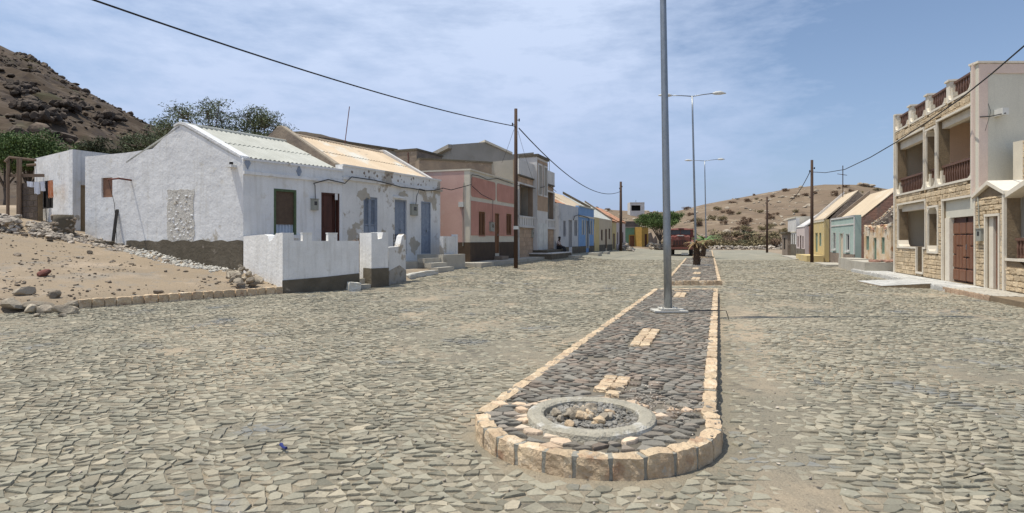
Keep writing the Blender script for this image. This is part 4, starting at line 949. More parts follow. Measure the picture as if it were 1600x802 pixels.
# stone cylinder and heaps
x=(99-800)/FO*19.8; zz=gz(x,19.8); sc=thing('stone_drum','round drum of mortared rubble with an open top near the annex door','stone drum',(x,19.8,zz))
b=MB(); b.tube([(x,19.8,zz-.2),(x,19.8,zz+.55),(x,19.8,zz+.72)],[.30,.31,.29],14); b.build('core',m_dado,sc,True)
for i in range(60):
    t=random.uniform(0,6.28); z=zz+random.uniform(0,.7); s=random.uniform(.10,.2); rockobj('drum_stone',(x+.29*math.cos(t),19.8+.29*math.sin(t),z),(s,s,s*.7),m_rubble2,sc)
pts=[]
for i in range(260):
    px=random.uniform(44,112); D=random.uniform(18.6,21.5); x=(px-800)/FO*D; pts.append((x,D,gz(x,D)+random.uniform(0,.12),random.uniform(.08,.26)))
tag(rockfield('annex_rubble',pts,m_rubble),'bank of broken stone in front of the annex and block shed','rubble')
pts=[]
for i in range(130):
    px=random.uniform(-20,30); D=random.uniform(18.6,20.5); x=(px-800)/FO*D; pts.append((x,D,gz(x,D)+random.uniform(0,.4),random.uniform(.15,.36)))
tag(rockfield('stone_heap',pts,m_rubble),'heap of grey stones at the left edge below the shed','stone heap')
#PART3
def shell(par,F,depth,z0,zt,ops,mf,ms,ridge=None,rd=None,zback=None,mb_=None,th=.3,zf=None):
    """front wall with openings, two side walls (gabled when ridge is given), back wall"""
    b=MB(); wall(F,0,F.L,z0,zt if zf is None else zf,th,ops,b); b.build('front_wall',mf,par)
    zb=zback if zback is not None else zt
    rdd=rd or depth/2
    prof=[(-th,z0),(-th,zt)]+([(-rdd,ridge)] if ridge else [])+[(-depth,zb),(-depth,z0)]
    for t in (0,F.L-.2):
        b=MB(); b.prism([F.P(t,d,z) for d,z in prof],F.P(.2,0,0)-F.P(0,0,0)); b.build('side_wall',ms,par)
    b=MB(); F.box(b,.2,F.L-.2,-depth,-depth+.2,z0,zb-.02); b.build('back_wall',mb_ or ms,par)
def strip(par,F,t0,t1,z0,z1,m,nm='trim',d=.02,d0=.001):
    b=MB(); F.box(b,t0,t1,d0,d,z0,z1); return b.build(nm,m,par)
# ------------------------------------------------------------------ the left row
pk=Fr((-2.05,28.0),(.32,34.62)); ph=thing('pink_house','salmon pink house with cream bands and dark brown base','house',(-1,31,.3))
zt=4.88; gL=.25
wA=pk.rect(747.8,757.9,331,369.5); dP=pk.rect(773,779.9,333.6,396); wB=pk.rect(790.8,799,334.4,367.3)
shell(ph,pk,7.5,.1,zt,[wA,dP,wB],m_cream,m_pinkside)
mwd=mat('warm brown shutter',(.20,.10,.05),(.16,.08,.04),6,stretch=(1,1,.3))
shutters(pk,ph,wA,mwd,rec=.04); shutters(pk,ph,wB,mwd,rec=.04); door(pk,ph,dP,mwd,leaves=1,panels=3,rec=.06)
m_dkbase=mat('dark brown painted base',(.085,.058,.038),(.065,.045,.03),2,bump=.3)
zl0=1.72; zl1=3.42; zu0=3.62; zu1=4.60
def rpoly(F,t0,t1,z0,z1,r,hole=()):
    pts=[]
    for (cx_,cz_,a0) in ((t1-r,z0+r,-90),(t1-r,z1-r,0),(t0+r,z1-r,90),(t0+r,z0+r,180)):
        for k in range(4): a=R(a0+30*k); pts.append((cx_+r*math.cos(a),cz_+r*math.sin(a)))
    return pts
tm=pk.tz(775,0)[0]
for (a,b_) in ((.13,tm-.1),(tm+.1,pk.L-.12)):
    b=MB(); pk.poly(b,rpoly(pk,a,b_,zu0,zu1,.18),.001,.018); b.build('wall_panel',m_pink,ph)
for (a,b_) in ((.13,wA[0]-.01),(wA[1]+.01,dP[0]-.01),(dP[1]+.01,wB[0]-.01),(wB[1]+.01,pk.L-.12)): strip(ph,pk,a,b_,zl0,zl1,m_pink,'wall_panel',.018)
for q in (wA,dP,wB): strip(ph,pk,q[0],q[1],q[3]+.005,zl1,m_pink,'wall_panel',.018)
for q in (wA,wB): strip(ph,pk,q[0],q[1],zl0,q[2]-.005,m_pink,'wall_panel',.018)
for (a,b_) in ((-.02,dP[0]-.01),(dP[1]+.01,pk.L)): strip(ph,pk,a,b_,.1,1.38,m_dkbase,'dark_base',.03)
b=MB(); b.prism([pk.P(-.02,d,z) for d,z in((0,.1),(-2.4,.1),(-2.4,1.38),(0,1.38))],pk.P(.019,0,0)-pk.P(0,0,0)); b.build('dark_base',m_dkbase,ph)
b=MB(); pk.box(b,-.03,pk.L,-7.5,.05,zt,zt+.08); b.build('roof_slab',m_cream,ph)
meter(pk,ph,pk.rect(764,769.7,348,361.8))
b=MB(); b.tube([pk.P(-.03,-.35,1.2),pk.P(-.03,-.35,3.3),pk.P(-.03,-.3,4.3)],.02,6); b.build('conduit',m_box,ph); b=MB(); pk.box(b,-.14,-.001,-.55,-.3,3.1,3.35); b.build('junction_box',m_lamp,ph)
b=MB(); pk.box(b,dP[0]-.15,dP[1]+.15,.03,.5,.2,.62); b.build('door_step',m_brownwall,ph)
# pavement in front of the left row (kerbed slab)
pv=thing('left_pavement',None,None,(-1,31,.2)); pv['kind']='structure'
for k in range(9):
    t0=-1.0+k*1.75; b=MB(); zz=.50; b.prism([pk.P(t0,-.3,.1),pk.P(t0+1.73,-.3,.1),pk.P(t0+1.73,1.0+.03*(k%3),.1),pk.P(t0,1.02,.1)],(0,0,.32+.01*(k%2))); b.build('pavement_slab',m_conc,pv)
# big bare building behind the pink house
bb=thing('grey_block_building','tall bare grey building with sloping top behind the pink house','building',(-1.5,40,0))
FBk=Fr(((705-800)/900*39,39.0),(1.6,41.5)); 
def zat(y,D): return EYE-(y-HZ)*D/FO
b=MB(); a0=FBk.tz(705.5,0)[0]; a1=FBk.tz(757,0)[0]; a2=FBk.tz(800,0)[0]; a3=FBk.tz(834,0)[0]
FBk.poly(b,[(a0,0),(a3,0),(a3,zat(243,43)),(a2,zat(242,41)),(a1,zat(222.5,40)),(a0,zat(226,39))],-5,0); b.build('wall',m_grayrender,bb)
b=MB(); FBk.poly(b,[(a1,zat(222.5,40)+.003),(a2,zat(242,41)+.003),(a2,zat(239,41)),(a1,zat(219,40))],-5,.1); b.build('coping',m_cream,bb)
b=MB(); FBk.box(b,a0-.25,a0-.002,-5,.05,zat(232,39),zat(226,39)); b.build('corner_block',m_grayrender,bb)
bw2=thing('brown_wall_building','long low brown masonry building behind the pink roof','building',(-3,34.5,0))
FBw=Fr(((655-800)/900*33.5,33.5),(.55,36.0)); b=MB(); wall(FBw,0,FBw.L,0,zat(253,34.5),3,[],b); b.build('wall',m_brownwall,bw2)
b=MB(); FBw.box(b,0,FBw.L,-3,.06,zat(253,34.5)+.001,zat(253,34.5)+.1); b.build('coping',m_dado,bw2)
# plaster building and brown box behind the tan roof
x0=(500-800)/900*36; x1=(616-800)/900*36
pb=thing('beige_rear_building','beige rendered building with a dark sloping roof edge behind the tan roof','building',((x0+x1)/2,36,1)); Fp=Fr((x0,36),(x1,36.6)); b=MB()
Fp.poly(b,[(0,0),(Fp.L,0),(Fp.L,zat(234,36)),(0,zat(217,36))],-5,0); b.build('wall',m_grayrender,pb); b=MB(); Fp.poly(b,[(-.1,zat(217,36)),(Fp.L+.1,zat(234,36)),(Fp.L+.1,zat(231,36)),(-.1,zat(214.5,36))],-5,.15); b.build('roof_edge',m_dado,pb)
x0=(618-800)/900*35; x1=(669-800)/900*35
bx=thing('brown_rooftop_room','small brown block room beyond the peeling house','building',((x0+x1)/2,35,1)); Fp=Fr((x0,35),(x1-.6,34.4)); b=MB(); wall(Fp,0,Fp.L,0,zat(237.5,35),3,[],b); b.build('wall',m_brownwall,bx)
b=MB(); Fp.box(b,-.05,Fp.L+.05,-3.05,.05,zat(237.5,35)+.001,zat(237.5,35)+.12); b.build('roof_slab',m_dado,bx)
b=MB(); Fp.box(b,Fp.L*.6,Fp.L*.62,.0,.05,3,zat(240,35)); b.build('pipe',m_pipe,bx)

# two storey stone faced house
tw=Fr(pk.P(pk.L+.06,0,0).xy[:],pk.P(pk.L+8.1,0,0).xy[:]); th2=thing('balcony_house','two storey beige stone house with twin balconies and a central stair tower','house',(1.7,38.5,.3))
tA=tw.tz(832.8,0)[0]; tB=tw.tz(849.8,0)[0]; TL=tw.L
zg=1.5+ (375-357)/900*37*0+ .0; zfl=tw.tz(822,357)[1]-.02
zb0=2.26; zb1=2.98; zo=4.92; zp0=5.38; zp1=6.4; ztw=7.05
oL=(.10,tA-.12,zb1,zo); oR=(tB+.12,TL-.12,zb1,zo)
b=MB(); wall(tw,0,TL,.1,6.35,.3,[oL,oR],b); b.build('front_wall',m_beigejoint,th2)
# loggia recess
for o_ in (oL,oR):
    b=MB(); a,q,c,e=o_; tw.box(b,a-.05,q+.05,-1.7,-1.5,c-.8,e+.1); b.build('loggia_back',m_grayrender,th2)
    b=MB(); tw.box(b,a-.05,q+.05,-1.5,-.302,c-.9,c-.7); b.build('loggia_floor',m_conc,th2)
    b=MB(); tw.box(b,a-.05,q+.05,-1.5,-.302,e+.02,e+.12); b.build('loggia_ceiling',m_whitefar,th2)
    for s in (a-.05,q): b=MB(); tw.box(b,s,s+.05,-1.5,-.302,c-.7,e+.02); b.build('loggia_side',m_grayrender,th2)
for (a,q) in ((0,tA),(tB,TL)):
    strip(th2,tw,a,q,zb0+.0,zb0+.12,m_whitefar,'ledge',.12); strip(th2,tw,a+.02,q-.02,zb0+.12,zb1-.1,m_whitefar,'balcony_panel',.07); strip(th2,tw,a,q,zb1-.1,zb1,m_whitefar,'balcony_rail',.11)
    for k in range(7): strip(th2,tw,a+.15+(q-a-.35)*k/6,a+.2+(q-a-.35)*k/6,zb0+.16,zb1-.13,m_grayrender,'balcony_rib',.085,.071)
    strip(th2,tw,a,q,zo-.02,zo+.08,m_whitefar,'lintel_band',.08); strip(th2,tw,a,q,zp0+.10,zp1+.0,m_whitefar,'parapet_band',.08); strip(th2,tw,a,q,zp0-.0,zp0+.09,m_dado,'dark_line',.10)
    for s in (a,q-.08): strip(th2,tw,s,s+.08,.3,zo-.021,m_whitefar,'edge_trim',.09) if s in (0,TL-.08) else None
    # stone blocks
    for (z0,z1) in ((.35,zb0-.01),(zo+.09,zp0-.01)):
        z=z0; r_=0
        while z<z1-.05:
            hh=min(.26,z1-z); x=a+.09-(.25 if r_%2 else 0)
            while x<q-.09:
                x0=max(x,a+.09); x1=min(x+.52,q-.09)
                if x1-x0>.07: strip(th2,tw,x0,x1-.012,z,z+hh-.012,m_beigeblock,'stone_block',.02+random.uniform(0,.012))
                x+=.54
            z+=hh; r_+=1
b=MB(); tw.box(b,tA,tB,-.9,.28,.3,ztw); 
tower=b.build('stair_tower',m_whitefar,th2)
b=MB(); tw.box(b,tA-.05,tB+.12,-.95,.38,ztw-.14,ztw+.04); b.build('tower_cap',m_dado,th2)
b=MB(); tw.box(b,tA+.06,tB-.05,.281,.30,zb1+.45,ztw-.3); b.build('tower_stone',m_beigeblock,th2)
for k in (0,1):
    q0=tA+.10+(tB-tA)*.5*k; q1=q0+(tB-tA)*.36; b=MB(); 
    for (a,b_,c,e) in ((q0,q0+.09,4.4,6.5),(q1-.09,q1,4.4,6.5),(q0+.09,q1-.09,6.4,6.5),(q0+.09,q1-.09,4.4,4.5)): tw.box(b,a,b_,.30,.36,c,e)
    o=b.build('window',m_whitefar,th2); b=MB(); tw.box(b,q0+.09,q1-.09,.3,.32,4.5,6.4); b.build('pane',m_grayrender,o)
b=MB(); tw.box(b,tA+.1,tB-.1,.281,.31,.62,2.85); dd=b.build('door',m_whitefar,th2)
for k in range(2): b=MB(); q0=tA+.2+k*(tB-tA-.3)/2; tw.box(b,q0,q0+(tB-tA-.3)/2-.12,.311,.325,.85,2.6); b.build('door_panel',m_lamp,dd)
meter(tw,th2,(tA-.45,tA-.2,1.65,2.1))
b=MB(); 
for (t) in (0,TL-.2): 
    c=MB(); c.prism([tw.P(t,d,z) for d,z in ((-.3,.1),(-.3,6.34),(-9,6.0),(-9,.1))],tw.P(.2,0,0)-tw.P(0,0,0)); c.build('side_wall',m_grayrender,th2)
b=MB(); tw.box(b,.2,TL-.2,-9,-.31,5.7,5.85); b.build('roof_slab',m_grayrender,th2)
# dark parapet ledge band on the front pavement
for k,(a,q,dd_,hh) in enumerate(((tA-.9,tB+1.9,1.5,.30),(tA-.1,tB+2.6,.95,.47))):
    b=MB(); tw.box(b,a,q,.0+.001*k,dd_,.2,.30+hh); o=b.build('porch_step',m_dado,th2); b=MB(); tw.box(b,a-.03,q+.03,.002*k,dd_+.04,.30+hh+.001,.36+hh); b.build('step_tread',m_dado if k else m_whitefar,o)
for px,yy in ((825,215),(865,255)):
    pass
b=MB(); p=tw.P(TL-.1,-.3,6.35); b.tube([p,p+Vector((0,0,1.1))],.025,5); b.build('corner_rod',m_box,th2)

# the rest of the left row
Ld=Vector((.339,.941)).normalized()
def lrow(px0,px1,off=0,A0=Vector((-2.05,28.0)),dr=Vector((.36,1.0)).normalized()):
    nn=Vector((dr.y,-dr.x)); A=A0+nn*off
    def at(px): a=(px-800)/FO; t=(a*A.y-A.x)/(dr.x-a*dr.y); return A+dr*t
    a,b=at(px0),at(px1); return Fr(a[:],b[:])
F=lrow(873.5,904.2,.15); hh=thing('grey_white_house','streaked greyish white house with a tile patch on its roof','house',(*F.P(F.L/2,-2,0).xy,.4))
zt=F.tz(890,321)[1]
ws=[F.rect(880,884,345,370),F.rect(888.4,894,344,386.7),F.rect(897.4,902,344,369)]
mg=mat('streaked grey plaster',streak=(.52,.50,.45),col=(.50,.50,.51),col2=(.44,.45,.47),scale=1.2,patches=[((.30,.30,.31),.8,.58,.66)])
shell(hh,F,6.5,.1,zt,ws,mg,mat('grey side render',(.33,.33,.31),(.28,.28,.27),1),ridge=zt+1.5,rd=3.2)
mgw=mat('grey painted wood',(.28,.28,.29),(.24,.24,.25),6)
shutters(F,hh,ws[0],mgw,slats=False); door(F,hh,ws[1],mgw,panels=2,handle=False); shutters(F,hh,ws[2],mgw,slats=False)
for (a,q) in ((0,ws[1][0]-.02),(ws[1][1]+.02,F.L)): strip(hh,F,a,q,.2,.95,m_dado,'dark_base',.04)
roof(hh,F.P(.2,-.3,zt),F.P(F.L*.45,-.3,zt),F.P(F.L*.45,-3.2,zt+1.5),F.P(.2,-3.2,zt+1.5),5,6,m_rooftile,amp=.03,pitch=.2,name='tile_course')
slab(hh,[F.P(F.L*.45+.02,-.3,zt+.03),F.P(F.L,-.3,zt+.03),F.P(F.L,-3.2,zt+1.53),F.P(F.L*.45+.02,-3.2,zt+1.53)],.08,m_roofplain,'roof_slab')
slab(hh,[F.P(.2,-6.5,zt),F.P(F.L,-6.5,zt),F.P(F.L,-3.2,zt+1.5),F.P(.2,-3.2,zt+1.5)],.08,m_roofplain,'rear_roof')
b=MB(); p=F.P(3,-2,zt+1.2); b.tube([p,p+Vector((0,0,1.6))],.02,5); b.tube([p+Vector((-.35,0,1.55)),p+Vector((.35,0,1.6))],.015,4); b.tube([p+Vector((-.25,0,1.3)),p+Vector((.2,0,1.33))],.012,4); tag(b.build('roof_antenna',m_box),'television antenna on the roof of the greyish white house','antenna')
F=lrow(904.5,928,.2); hh=thing('blue_house','sky blue house with pale window surrounds','house',(*F.P(F.L/2,-2,0).xy,.4)); zt=F.tz(916,324)[1]
ws=[F.rect(909.5,912.3,345,367),F.rect(915.5,919.5,345,388),F.rect(922,925,345,367)]
shell(hh,F,6.2,.1,zt-.25,ws,m_blue,m_yellow,ridge=zt+1.35,rd=3,zf=zt)
for i,q in enumerate(ws):
    (door if i==1 else shutters)(F,hh,q,m_bluepaint if i!=1 else mgw,**({'panels':2,'handle':False} if i==1 else {'slats':False}))
    strip(hh,F,q[0]-.09,q[0]-.005,q[2],q[3]+.09,m_cream,'window_surround',.05); strip(hh,F,q[1]+.005,q[1]+.09,q[2],q[3]+.09,m_cream,'window_surround',.05)
for (a,q) in ((0,ws[1][0]-.1),(ws[1][1]+.1,F.L)): strip(hh,F,a,q,.2,.95,m_dado,'dark_base',.04)
strip(hh,F,0,F.L,zt-.95,zt-.80,m_cream,'band',.06); strip(hh,F,0,F.L,zt-.06,zt+.03,m_cream,'cornice',.09)
slab(hh,[F.P(0,-.3,zt-.2),F.P(F.L,-.3,zt-.2),F.P(F.L,-3,zt+1.38),F.P(0,-3,zt+1.38)],.08,m_roofplain,'roof'); slab(hh,[F.P(0,-6.2,zt-.2),F.P(F.L,-6.2,zt-.2),F.P(F.L,-3,zt+1.38),F.P(0,-3,zt+1.38)],.08,m_roofplain,'rear_roof')
b=MB(); b.prism([F.P(F.L-.2,d,z) for d,z in((-.31,zt),(-3,zt+1.5),(-3,zt+1.75),(-.31,zt+.25))],F.P(.2,0,0)-F.P(0,0,0)); b.build('gable_coping',m_dado,hh)
F=lrow(928.4,956.5,.1); hh=thing('cream_house','cream house with a yellow corner strip and a pale roof','house',(*F.P(F.L/2,-2,0).xy,.4)); zt=F.tz(942,342)[1]
ws=[F.rect(939.2,941.7,359,376),F.rect(945.7,948.4,358,388),F.rect(951,953.2,357.5,374)]
shell(hh,F,6.2,.0,zt,ws,m_creamhouse,m_creamhouse,ridge=zt+2.0,rd=3.1)
shutters(F,hh,ws[0],m_wooddark,slats=False); door(F,hh,ws[1],m_wooddark,panels=2,handle=False); shutters(F,hh,ws[2],m_wooddark,slats=False)
te_=F.tz(935.5,0)[0]; strip(hh,F,0,te_,.1,zt,m_yellow,'yellow_strip',.05)
for (a,q) in ((te_,ws[1][0]-.02),(ws[1][1]+.02,F.L)): strip(hh,F,a,q,.1,1.0,m_dado,'dark_base',.04)
slab(hh,[F.P(-.1,-.0,zt+.0),F.P(F.L,-.0,zt),F.P(F.L,-3.1,zt+2.1),F.P(-.1,-3.1,zt+2.1)],.1,m_sheetw,'roof'); slab(hh,[F.P(0,-6.2,zt),F.P(F.L,-6.2,zt),F.P(F.L,-3.1,zt+2.1),F.P(0,-3.1,zt+2.1)],.1,m_sheetw,'rear_roof')
b=MB(); b.prism([F.P(F.L-.2,d,z) for d,z in((.02,zt+.01),(-3.1,zt+2.12),(-3.1,zt+2.3),(.02,zt+.2))],F.P(.2,0,0)-F.P(0,0,0)); b.build('gable_coping',m_brownwall,hh)
F=lrow(956.8,963,.1); hh=thing('ochre_entry_house','narrow ochre house with a pale door surround','house',(*F.P(F.L/2,-2,0).xy,.4)); zt=F.tz(960,347)[1]
ws=[F.rect(957.8,961,365,389)]
shell(hh,F,6,.0,zt,ws,m_yellow,m_creamhouse,ridge=zt+1.5,rd=3); door(F,hh,ws[0],m_oldwood,panels=2,handle=False)
roof(hh,F.P(0,.1,zt),F.P(F.L,.1,zt),F.P(F.L,-3,zt+1.5),F.P(0,-3,zt+1.5),4,2,m_rooftile,amp=.03,pitch=.25,name='tile_course')
F=lrow(963.2,977,.1); hh=thing('pale_end_house','pale house with a tile roof at the far end of the left row','house',(*F.P(F.L/2,-2,0).xy,.4)); zt=F.tz(970,347.5)[1]
ws=[F.rect(964.5,966,363,383),F.rect(972.5,974,363,380)]
shell(hh,F,6,.0,zt,ws,m_palepink,m_whitefar,ridge=zt+1.8,rd=3)
for q in ws: shutters(F,hh,q,m_wooddark,slats=False)
roof(hh,F.P(0,.1,zt),F.P(F.L-.3,.1,zt),F.P(F.L-.3,-3,zt+1.8),F.P(0,-3,zt+1.8),5,4,m_rooftile,amp=.03,pitch=.25,name='tile_course')
slab(hh,[F.P(F.L-.3,.1,zt+.05),F.P(F.L+.1,.1,zt+.05),F.P(F.L+.1,-3,zt+1.9),F.P(F.L-.3,-3,zt+1.9)],.15,m_roofplain,'gable_coping')
strip(hh,F,0,F.L,.0,1.0,m_palepink,'base',.04)
# low steps and slabs along the left houses
for (px,py,l,w_,h) in ((895,399,2.2,.9,.18),(930,396,1.6,.8,.25),(946,394,1.5,.6,.2)):
    D=(EYE-.4)*FO/(py-HZ); x=(px-800)/FO*D; z=rz_(x,D); b=MB(); a=math.atan2(1,.36); u=Vector((math.cos(a),math.sin(a),0)); v=Vector((-u.y,u.x,0)); c=Vector((x,D,z-.05))
    b.hexa([c-u*l/2-v*w_/2,c+u*l/2-v*w_/2,c+u*l/2+v*w_/2,c-u*l/2+v*w_/2]+[q+Vector((0,0,h)) for q in (c-u*l/2-v*w_/2,c+u*l/2-v*w_/2,c+u*l/2+v*w_/2,c-u*l/2+v*w_/2)]); tag(b.build('door_slab',m_conc),{895:'low concrete slab before the greyish white house',930:'low concrete slab before the yellow cornered house',946:'low concrete slab before the dark cream house door'}[px],'slab')

# ------------------------------------------------------------------ green house and things at the far end
def gth(px0,px1,D,D2=None): D2=D2 or D; return Fr(((px0-800)/FO*D,D),((px1-800)/FO*D2,D2))
F=gth(976,1002.5,88,89); z0=0.1; zt=zat(356,88)
hh=thing('green_house','low faded green house with a brown door at the end of the street','house',(*F.P(F.L/2,-2,0).xy,.3)); ws=[F.rect(983.8,991.3,368.5,388)]
ws=[(ws[0][0],ws[0][1],.35,ws[0][3])]
shell(hh,F,5,z0,zt,ws,m_green,m_grayrender); door(F,hh,ws[0],m_woodbrown,panels=2,rec=.1,handle=False); strip(hh,F,0,F.L,zt,zt+.15,m_grayrender,'roof_edge',.1,-5)
q=ws[0]; strip(hh,F,q[0]-.15,q[0]-.005,q[2],q[3]+.15,m_ochre,'door_surround',.05); strip(hh,F,q[0],q[1],q[3]+.005,q[3]+.15,m_ochre,'door_surround',.05)
for (a,b__) in ((0,q[0]-.16),(q[1]+.005,F.L)): strip(hh,F,a,b__,z0,1.05,m_grayrender,'grey_base',.04)
F=gth(1002.7,1013,87.5,88.5); hh=thing('ochre_annex','small ochre yellow annex joined to the green house','house',(*F.P(F.L/2,-2,0).xy,.3)); ws=[(F.L*.45,F.L*.8,.3,2.4)]
shell(hh,F,5,z0,zt+.1,ws,m_ochre,m_ochre); door(F,hh,ws[0],m_wooddark,panels=2,handle=False)
x,D=(1021-800)/FO*86,86; F=gth(1013.5,1027,89.5,91); hh=thing('ruined_wall','broken low grey wall beside the ochre annex','wall',(x,D,.2)); b=MB(); F.poly(b,[(0,0),(F.L,0),(F.L,1.6),(F.L*.8,2.2),(F.L*.55,1.7),(F.L*.3,2.7),(0,2.5)],-.4,0); b.build('wall',m_brownwall,hh)
# rubble at foot of far pole
pts=[]
for i in range(130):
    px=random.uniform(966,990); D=random.uniform(66,74); x=(px-800)/FO*D; pts.append((x,D,rz_(x,D)+random.uniform(.0,1.0)*max(0,1-abs(px-976)/13),random.uniform(.2,.6)))
tag(rockfield('rubble_heap',pts,m_rubble),'rubble heap of broken masonry beside the far left utility pole','rubble heap')
pts=[]
for i in range(420):
    px=random.uniform(1108,1230); D=random.uniform(83,90); x=(px-800)/FO*D; pts.append((x,D,gz(x,D)+random.uniform(.0,.5),random.uniform(.2,.75)))
tag(rockfield('stone_bank',pts,m_rubble),'low bank of dry stones along the foot of the tan hill','stone bank')
pts=[]
for i in range(160):
    px=random.uniform(1016,1045); D=random.uniform(80,84); x=(px-800)/FO*D; pts.append((x,D,gz(x,D)+random.uniform(.0,.9),random.uniform(.2,.6)))
tag(rockfield('wall_rubble',pts,m_rock),'brown rubble wall under the green tree at the street end','rubble')
# far hut on the ridge
D=178; F=gth(984.5,1007,D,D); 
hb=gz((995-800)/FO*D,D)-.5; hb=min(hb,zat(331,D)); hh=thing('ridge_hut','small pale hut with a wide dark opening on the distant ridge','hut',(*F.P(F.L/2,-2,0).xy,hb))
zt=zat(317.5,D); shell(hh,F,4,hb-2,zt,[(.4,F.L*.72,zat(329.5,D),zat(321,D))],m_whitefar,m_whitefar,th=.3)
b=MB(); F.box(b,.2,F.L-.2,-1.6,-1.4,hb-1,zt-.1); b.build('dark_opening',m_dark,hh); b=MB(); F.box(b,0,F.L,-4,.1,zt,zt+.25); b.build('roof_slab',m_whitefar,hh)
b=MB(); p=F.P(F.L*.45,-1,zt); b.tube([p,p+Vector((0,0,1.0))],.06,5); b.build('vent_pipe',m_dark,hh)
# dark low shed on the slope left of the tree
F=gth(975,1000,104,104); zz=gz(*F.P(F.L/2,0,0).xy); hh=thing('dark_slope_wall','dark stone terrace wall on the slope above the green house','wall',(*F.P(F.L/2,0,0).xy,zz)); b=MB(); wall(F,0,F.L,zz-2,zat(346,104),1,[],b); b.build('wall',mat('dark terrace stone',(.09,.075,.065),(.13,.105,.09),1,bump=1,bscale=3),hh)

# ------------------------------------------------------------------ utility poles and cables
def upole(label,x,y,H,r=.12,cap=True):
    z=rz_(x,y); t=thing('utility_pole',label,'utility pole',(x,y,z),'wooden utility poles along the street')
    b=MB(); b.tube([(x,y,z-.1),(x,y,z+H*.5),(x,y,z+H)],[r,r*.9,r*.75],10); b.build('pole',m_pole,t,True)
    for s,h in ((1,.55),(-1,.75)):
        b=MB(); b.tube([(x,y,z+H-h),(x+s*.16,y-.02,z+H-h)],.018,5); b.tube([(x+s*.16,y-.02,z+H-h-.06),(x+s*.16,y-.02,z+H-h+.07)],.035,6); b.build('cable_clamp',m_black,t)
    return Vector((x,y,z+H))
pA=upole('nearest wooden utility pole, in front of the pink house on the left',(806-800)/FO*27.6,27.6,7.65,.105)
pB=upole('distant wooden utility pole beside the rubble heap at the end of the left row',(970-800)/FO*64,64,7.7,.17)
pC=upole('wooden utility pole beside the yellow house on the right',20.1,38.6,6.85,.11)
pD=upole('short far wooden pole at the end of the right row',29.8,67.3,6.55,.13)
b=MB(); p=Vector((pA.x,pA.y-.11,1.5+ (375-356)*27.6/900)); b.box(p.x-.12,p.x+.13,p.y-.03,p.y,p.z-.08,p.z+.08); 
q=b.build('pole_plate',m_lamp); q['label']='small pale plate fixed low on the nearest wooden pole'; q['category']='plate'
def cable(label,pts,r,nm='overhead_cable',group=None):
    b=MB(); b.tube(pts,r,5); o=b.build(nm,m_black,None,True); tag(o,label,'cable',group); return o
def sag(a,b,s,n=14): a=Vector(a); b=Vector(b); return [a.lerp(b,i/n)-Vector((0,0,4*s*(i/n)*(1-i/n))) for i in range(n+1)]
at0=Vector((pA.x,pA.y,6.94)); pts=[]
for i in range(30):
    t=1.68*i/29; pts.append((at0.x-8.7*t,at0.y-16.4*t,6.94-1.67*t+1.03*t*t))
cable('thick overhead cable from the nearest left pole to the top left',pts,.022)
cable('sagging overhead cable between the two left poles',sag((pA.x+.15,pA.y,6.85),(pB.x,pB.y,zat(299,64)),1.35,20),.028)
def ppt(px,py,D): return Vector(((px-800)/FO*D,D,zat(py,D)))
a=Vector((pC.x,pC.y,zat(269,38.6))); e=ppt(1640,30,11.2); ext=a+(e-a)*1.9; ext.z=6.3
pts=[]
for (px,py,D) in ((1271,269,38.6),(1290,270,34.5),(1320,265,30),(1360,246,25.8),(1400,222.5,22.5),(1450,190,19.4),(1500,155,17),(1550,115,15.2),(1600,72,13.7),(1650,26,12.5)): pts.append(ppt(px,py,D))
pts+= [pts[-1]+(pts[-1]-pts[-2])*k for k in (1,2,4)]
cable('overhead cable passing in front of the stone house on the right',pts,.02)
cable('service cable dropping from the right pole to the low white houses',sag((pC.x-.12,pC.y,zat(268,38.6)),ppt(1233,316,52),.3),.025)
cable('thin service cable from the nearest pole to the balcony house roof',sag((pA.x+.1,pA.y,zat(205,27.6)),tw.P(tA-.3,.1,5.4),.1),.008)
cable('thin service cable from the nearest pole to the brown wall building',sag((pA.x-.1,pA.y,zat(203,27.6)),ppt(784,255,31),.05),.008)
cable('drooping cable strung along the cornices of the two white houses',[F1.P(F1.tz(487,0)[0],.12,F1.tz(487,287)[1]),F1.P(F1.tz(510,0)[0],.1,F1.tz(510,281)[1]),F1.P(F1.L,.14,3.55)]+[F2.P(F2.tz(x,0)[0],.14,F2.tz(x,y,.14)[1]) for x,y in ((545,276),(580,281),(612,289),(622,292),(640,294),(660,298),(675,297),(688,294))],.018,'facade_cable')
cable('cable swagged from the peeling house to the pink house corner',[F2.P(F2.L,.1,F2.tz(688,294)[1]),ppt(705,297,26.9),pk.P(-.05,.12,pk.tz(731,288)[1]),pk.P(.0,.1,pk.tz(733,273)[1]),pk.P(pk.tz(745,0)[0],.1,pk.tz(745,275)[1]),pk.P(pk.tz(760,0)[0],.08,pk.tz(760,281)[1]),pk.P(pk.tz(775,0)[0],.08,pk.tz(775,279)[1]),pk.P(pk.tz(800,0)[0],.08,pk.tz(800,288)[1])],.018,'facade_cable')
cable('cable hanging from the pink house corner down to its meter box',[pk.P(0,.1,pk.tz(733,290)[1]),pk.P(pk.tz(750,0)[0],.08,pk.tz(750,304)[1]),pk.P(pk.tz(768,0)[0],.08,pk.tz(768,313)[1]),pk.P(pk.tz(767,0)[0],.08,pk.tz(767,349)[1])],.014,'facade_cable')
cable('cable loop dropping to the meter box of the peeling house',[F2.P(F2.tz(x,0)[0],.12,F2.tz(x,y,.1)[1]) for x,y in ((660,297),(652,295),(648,305),(646,321))],.016,'facade_cable')
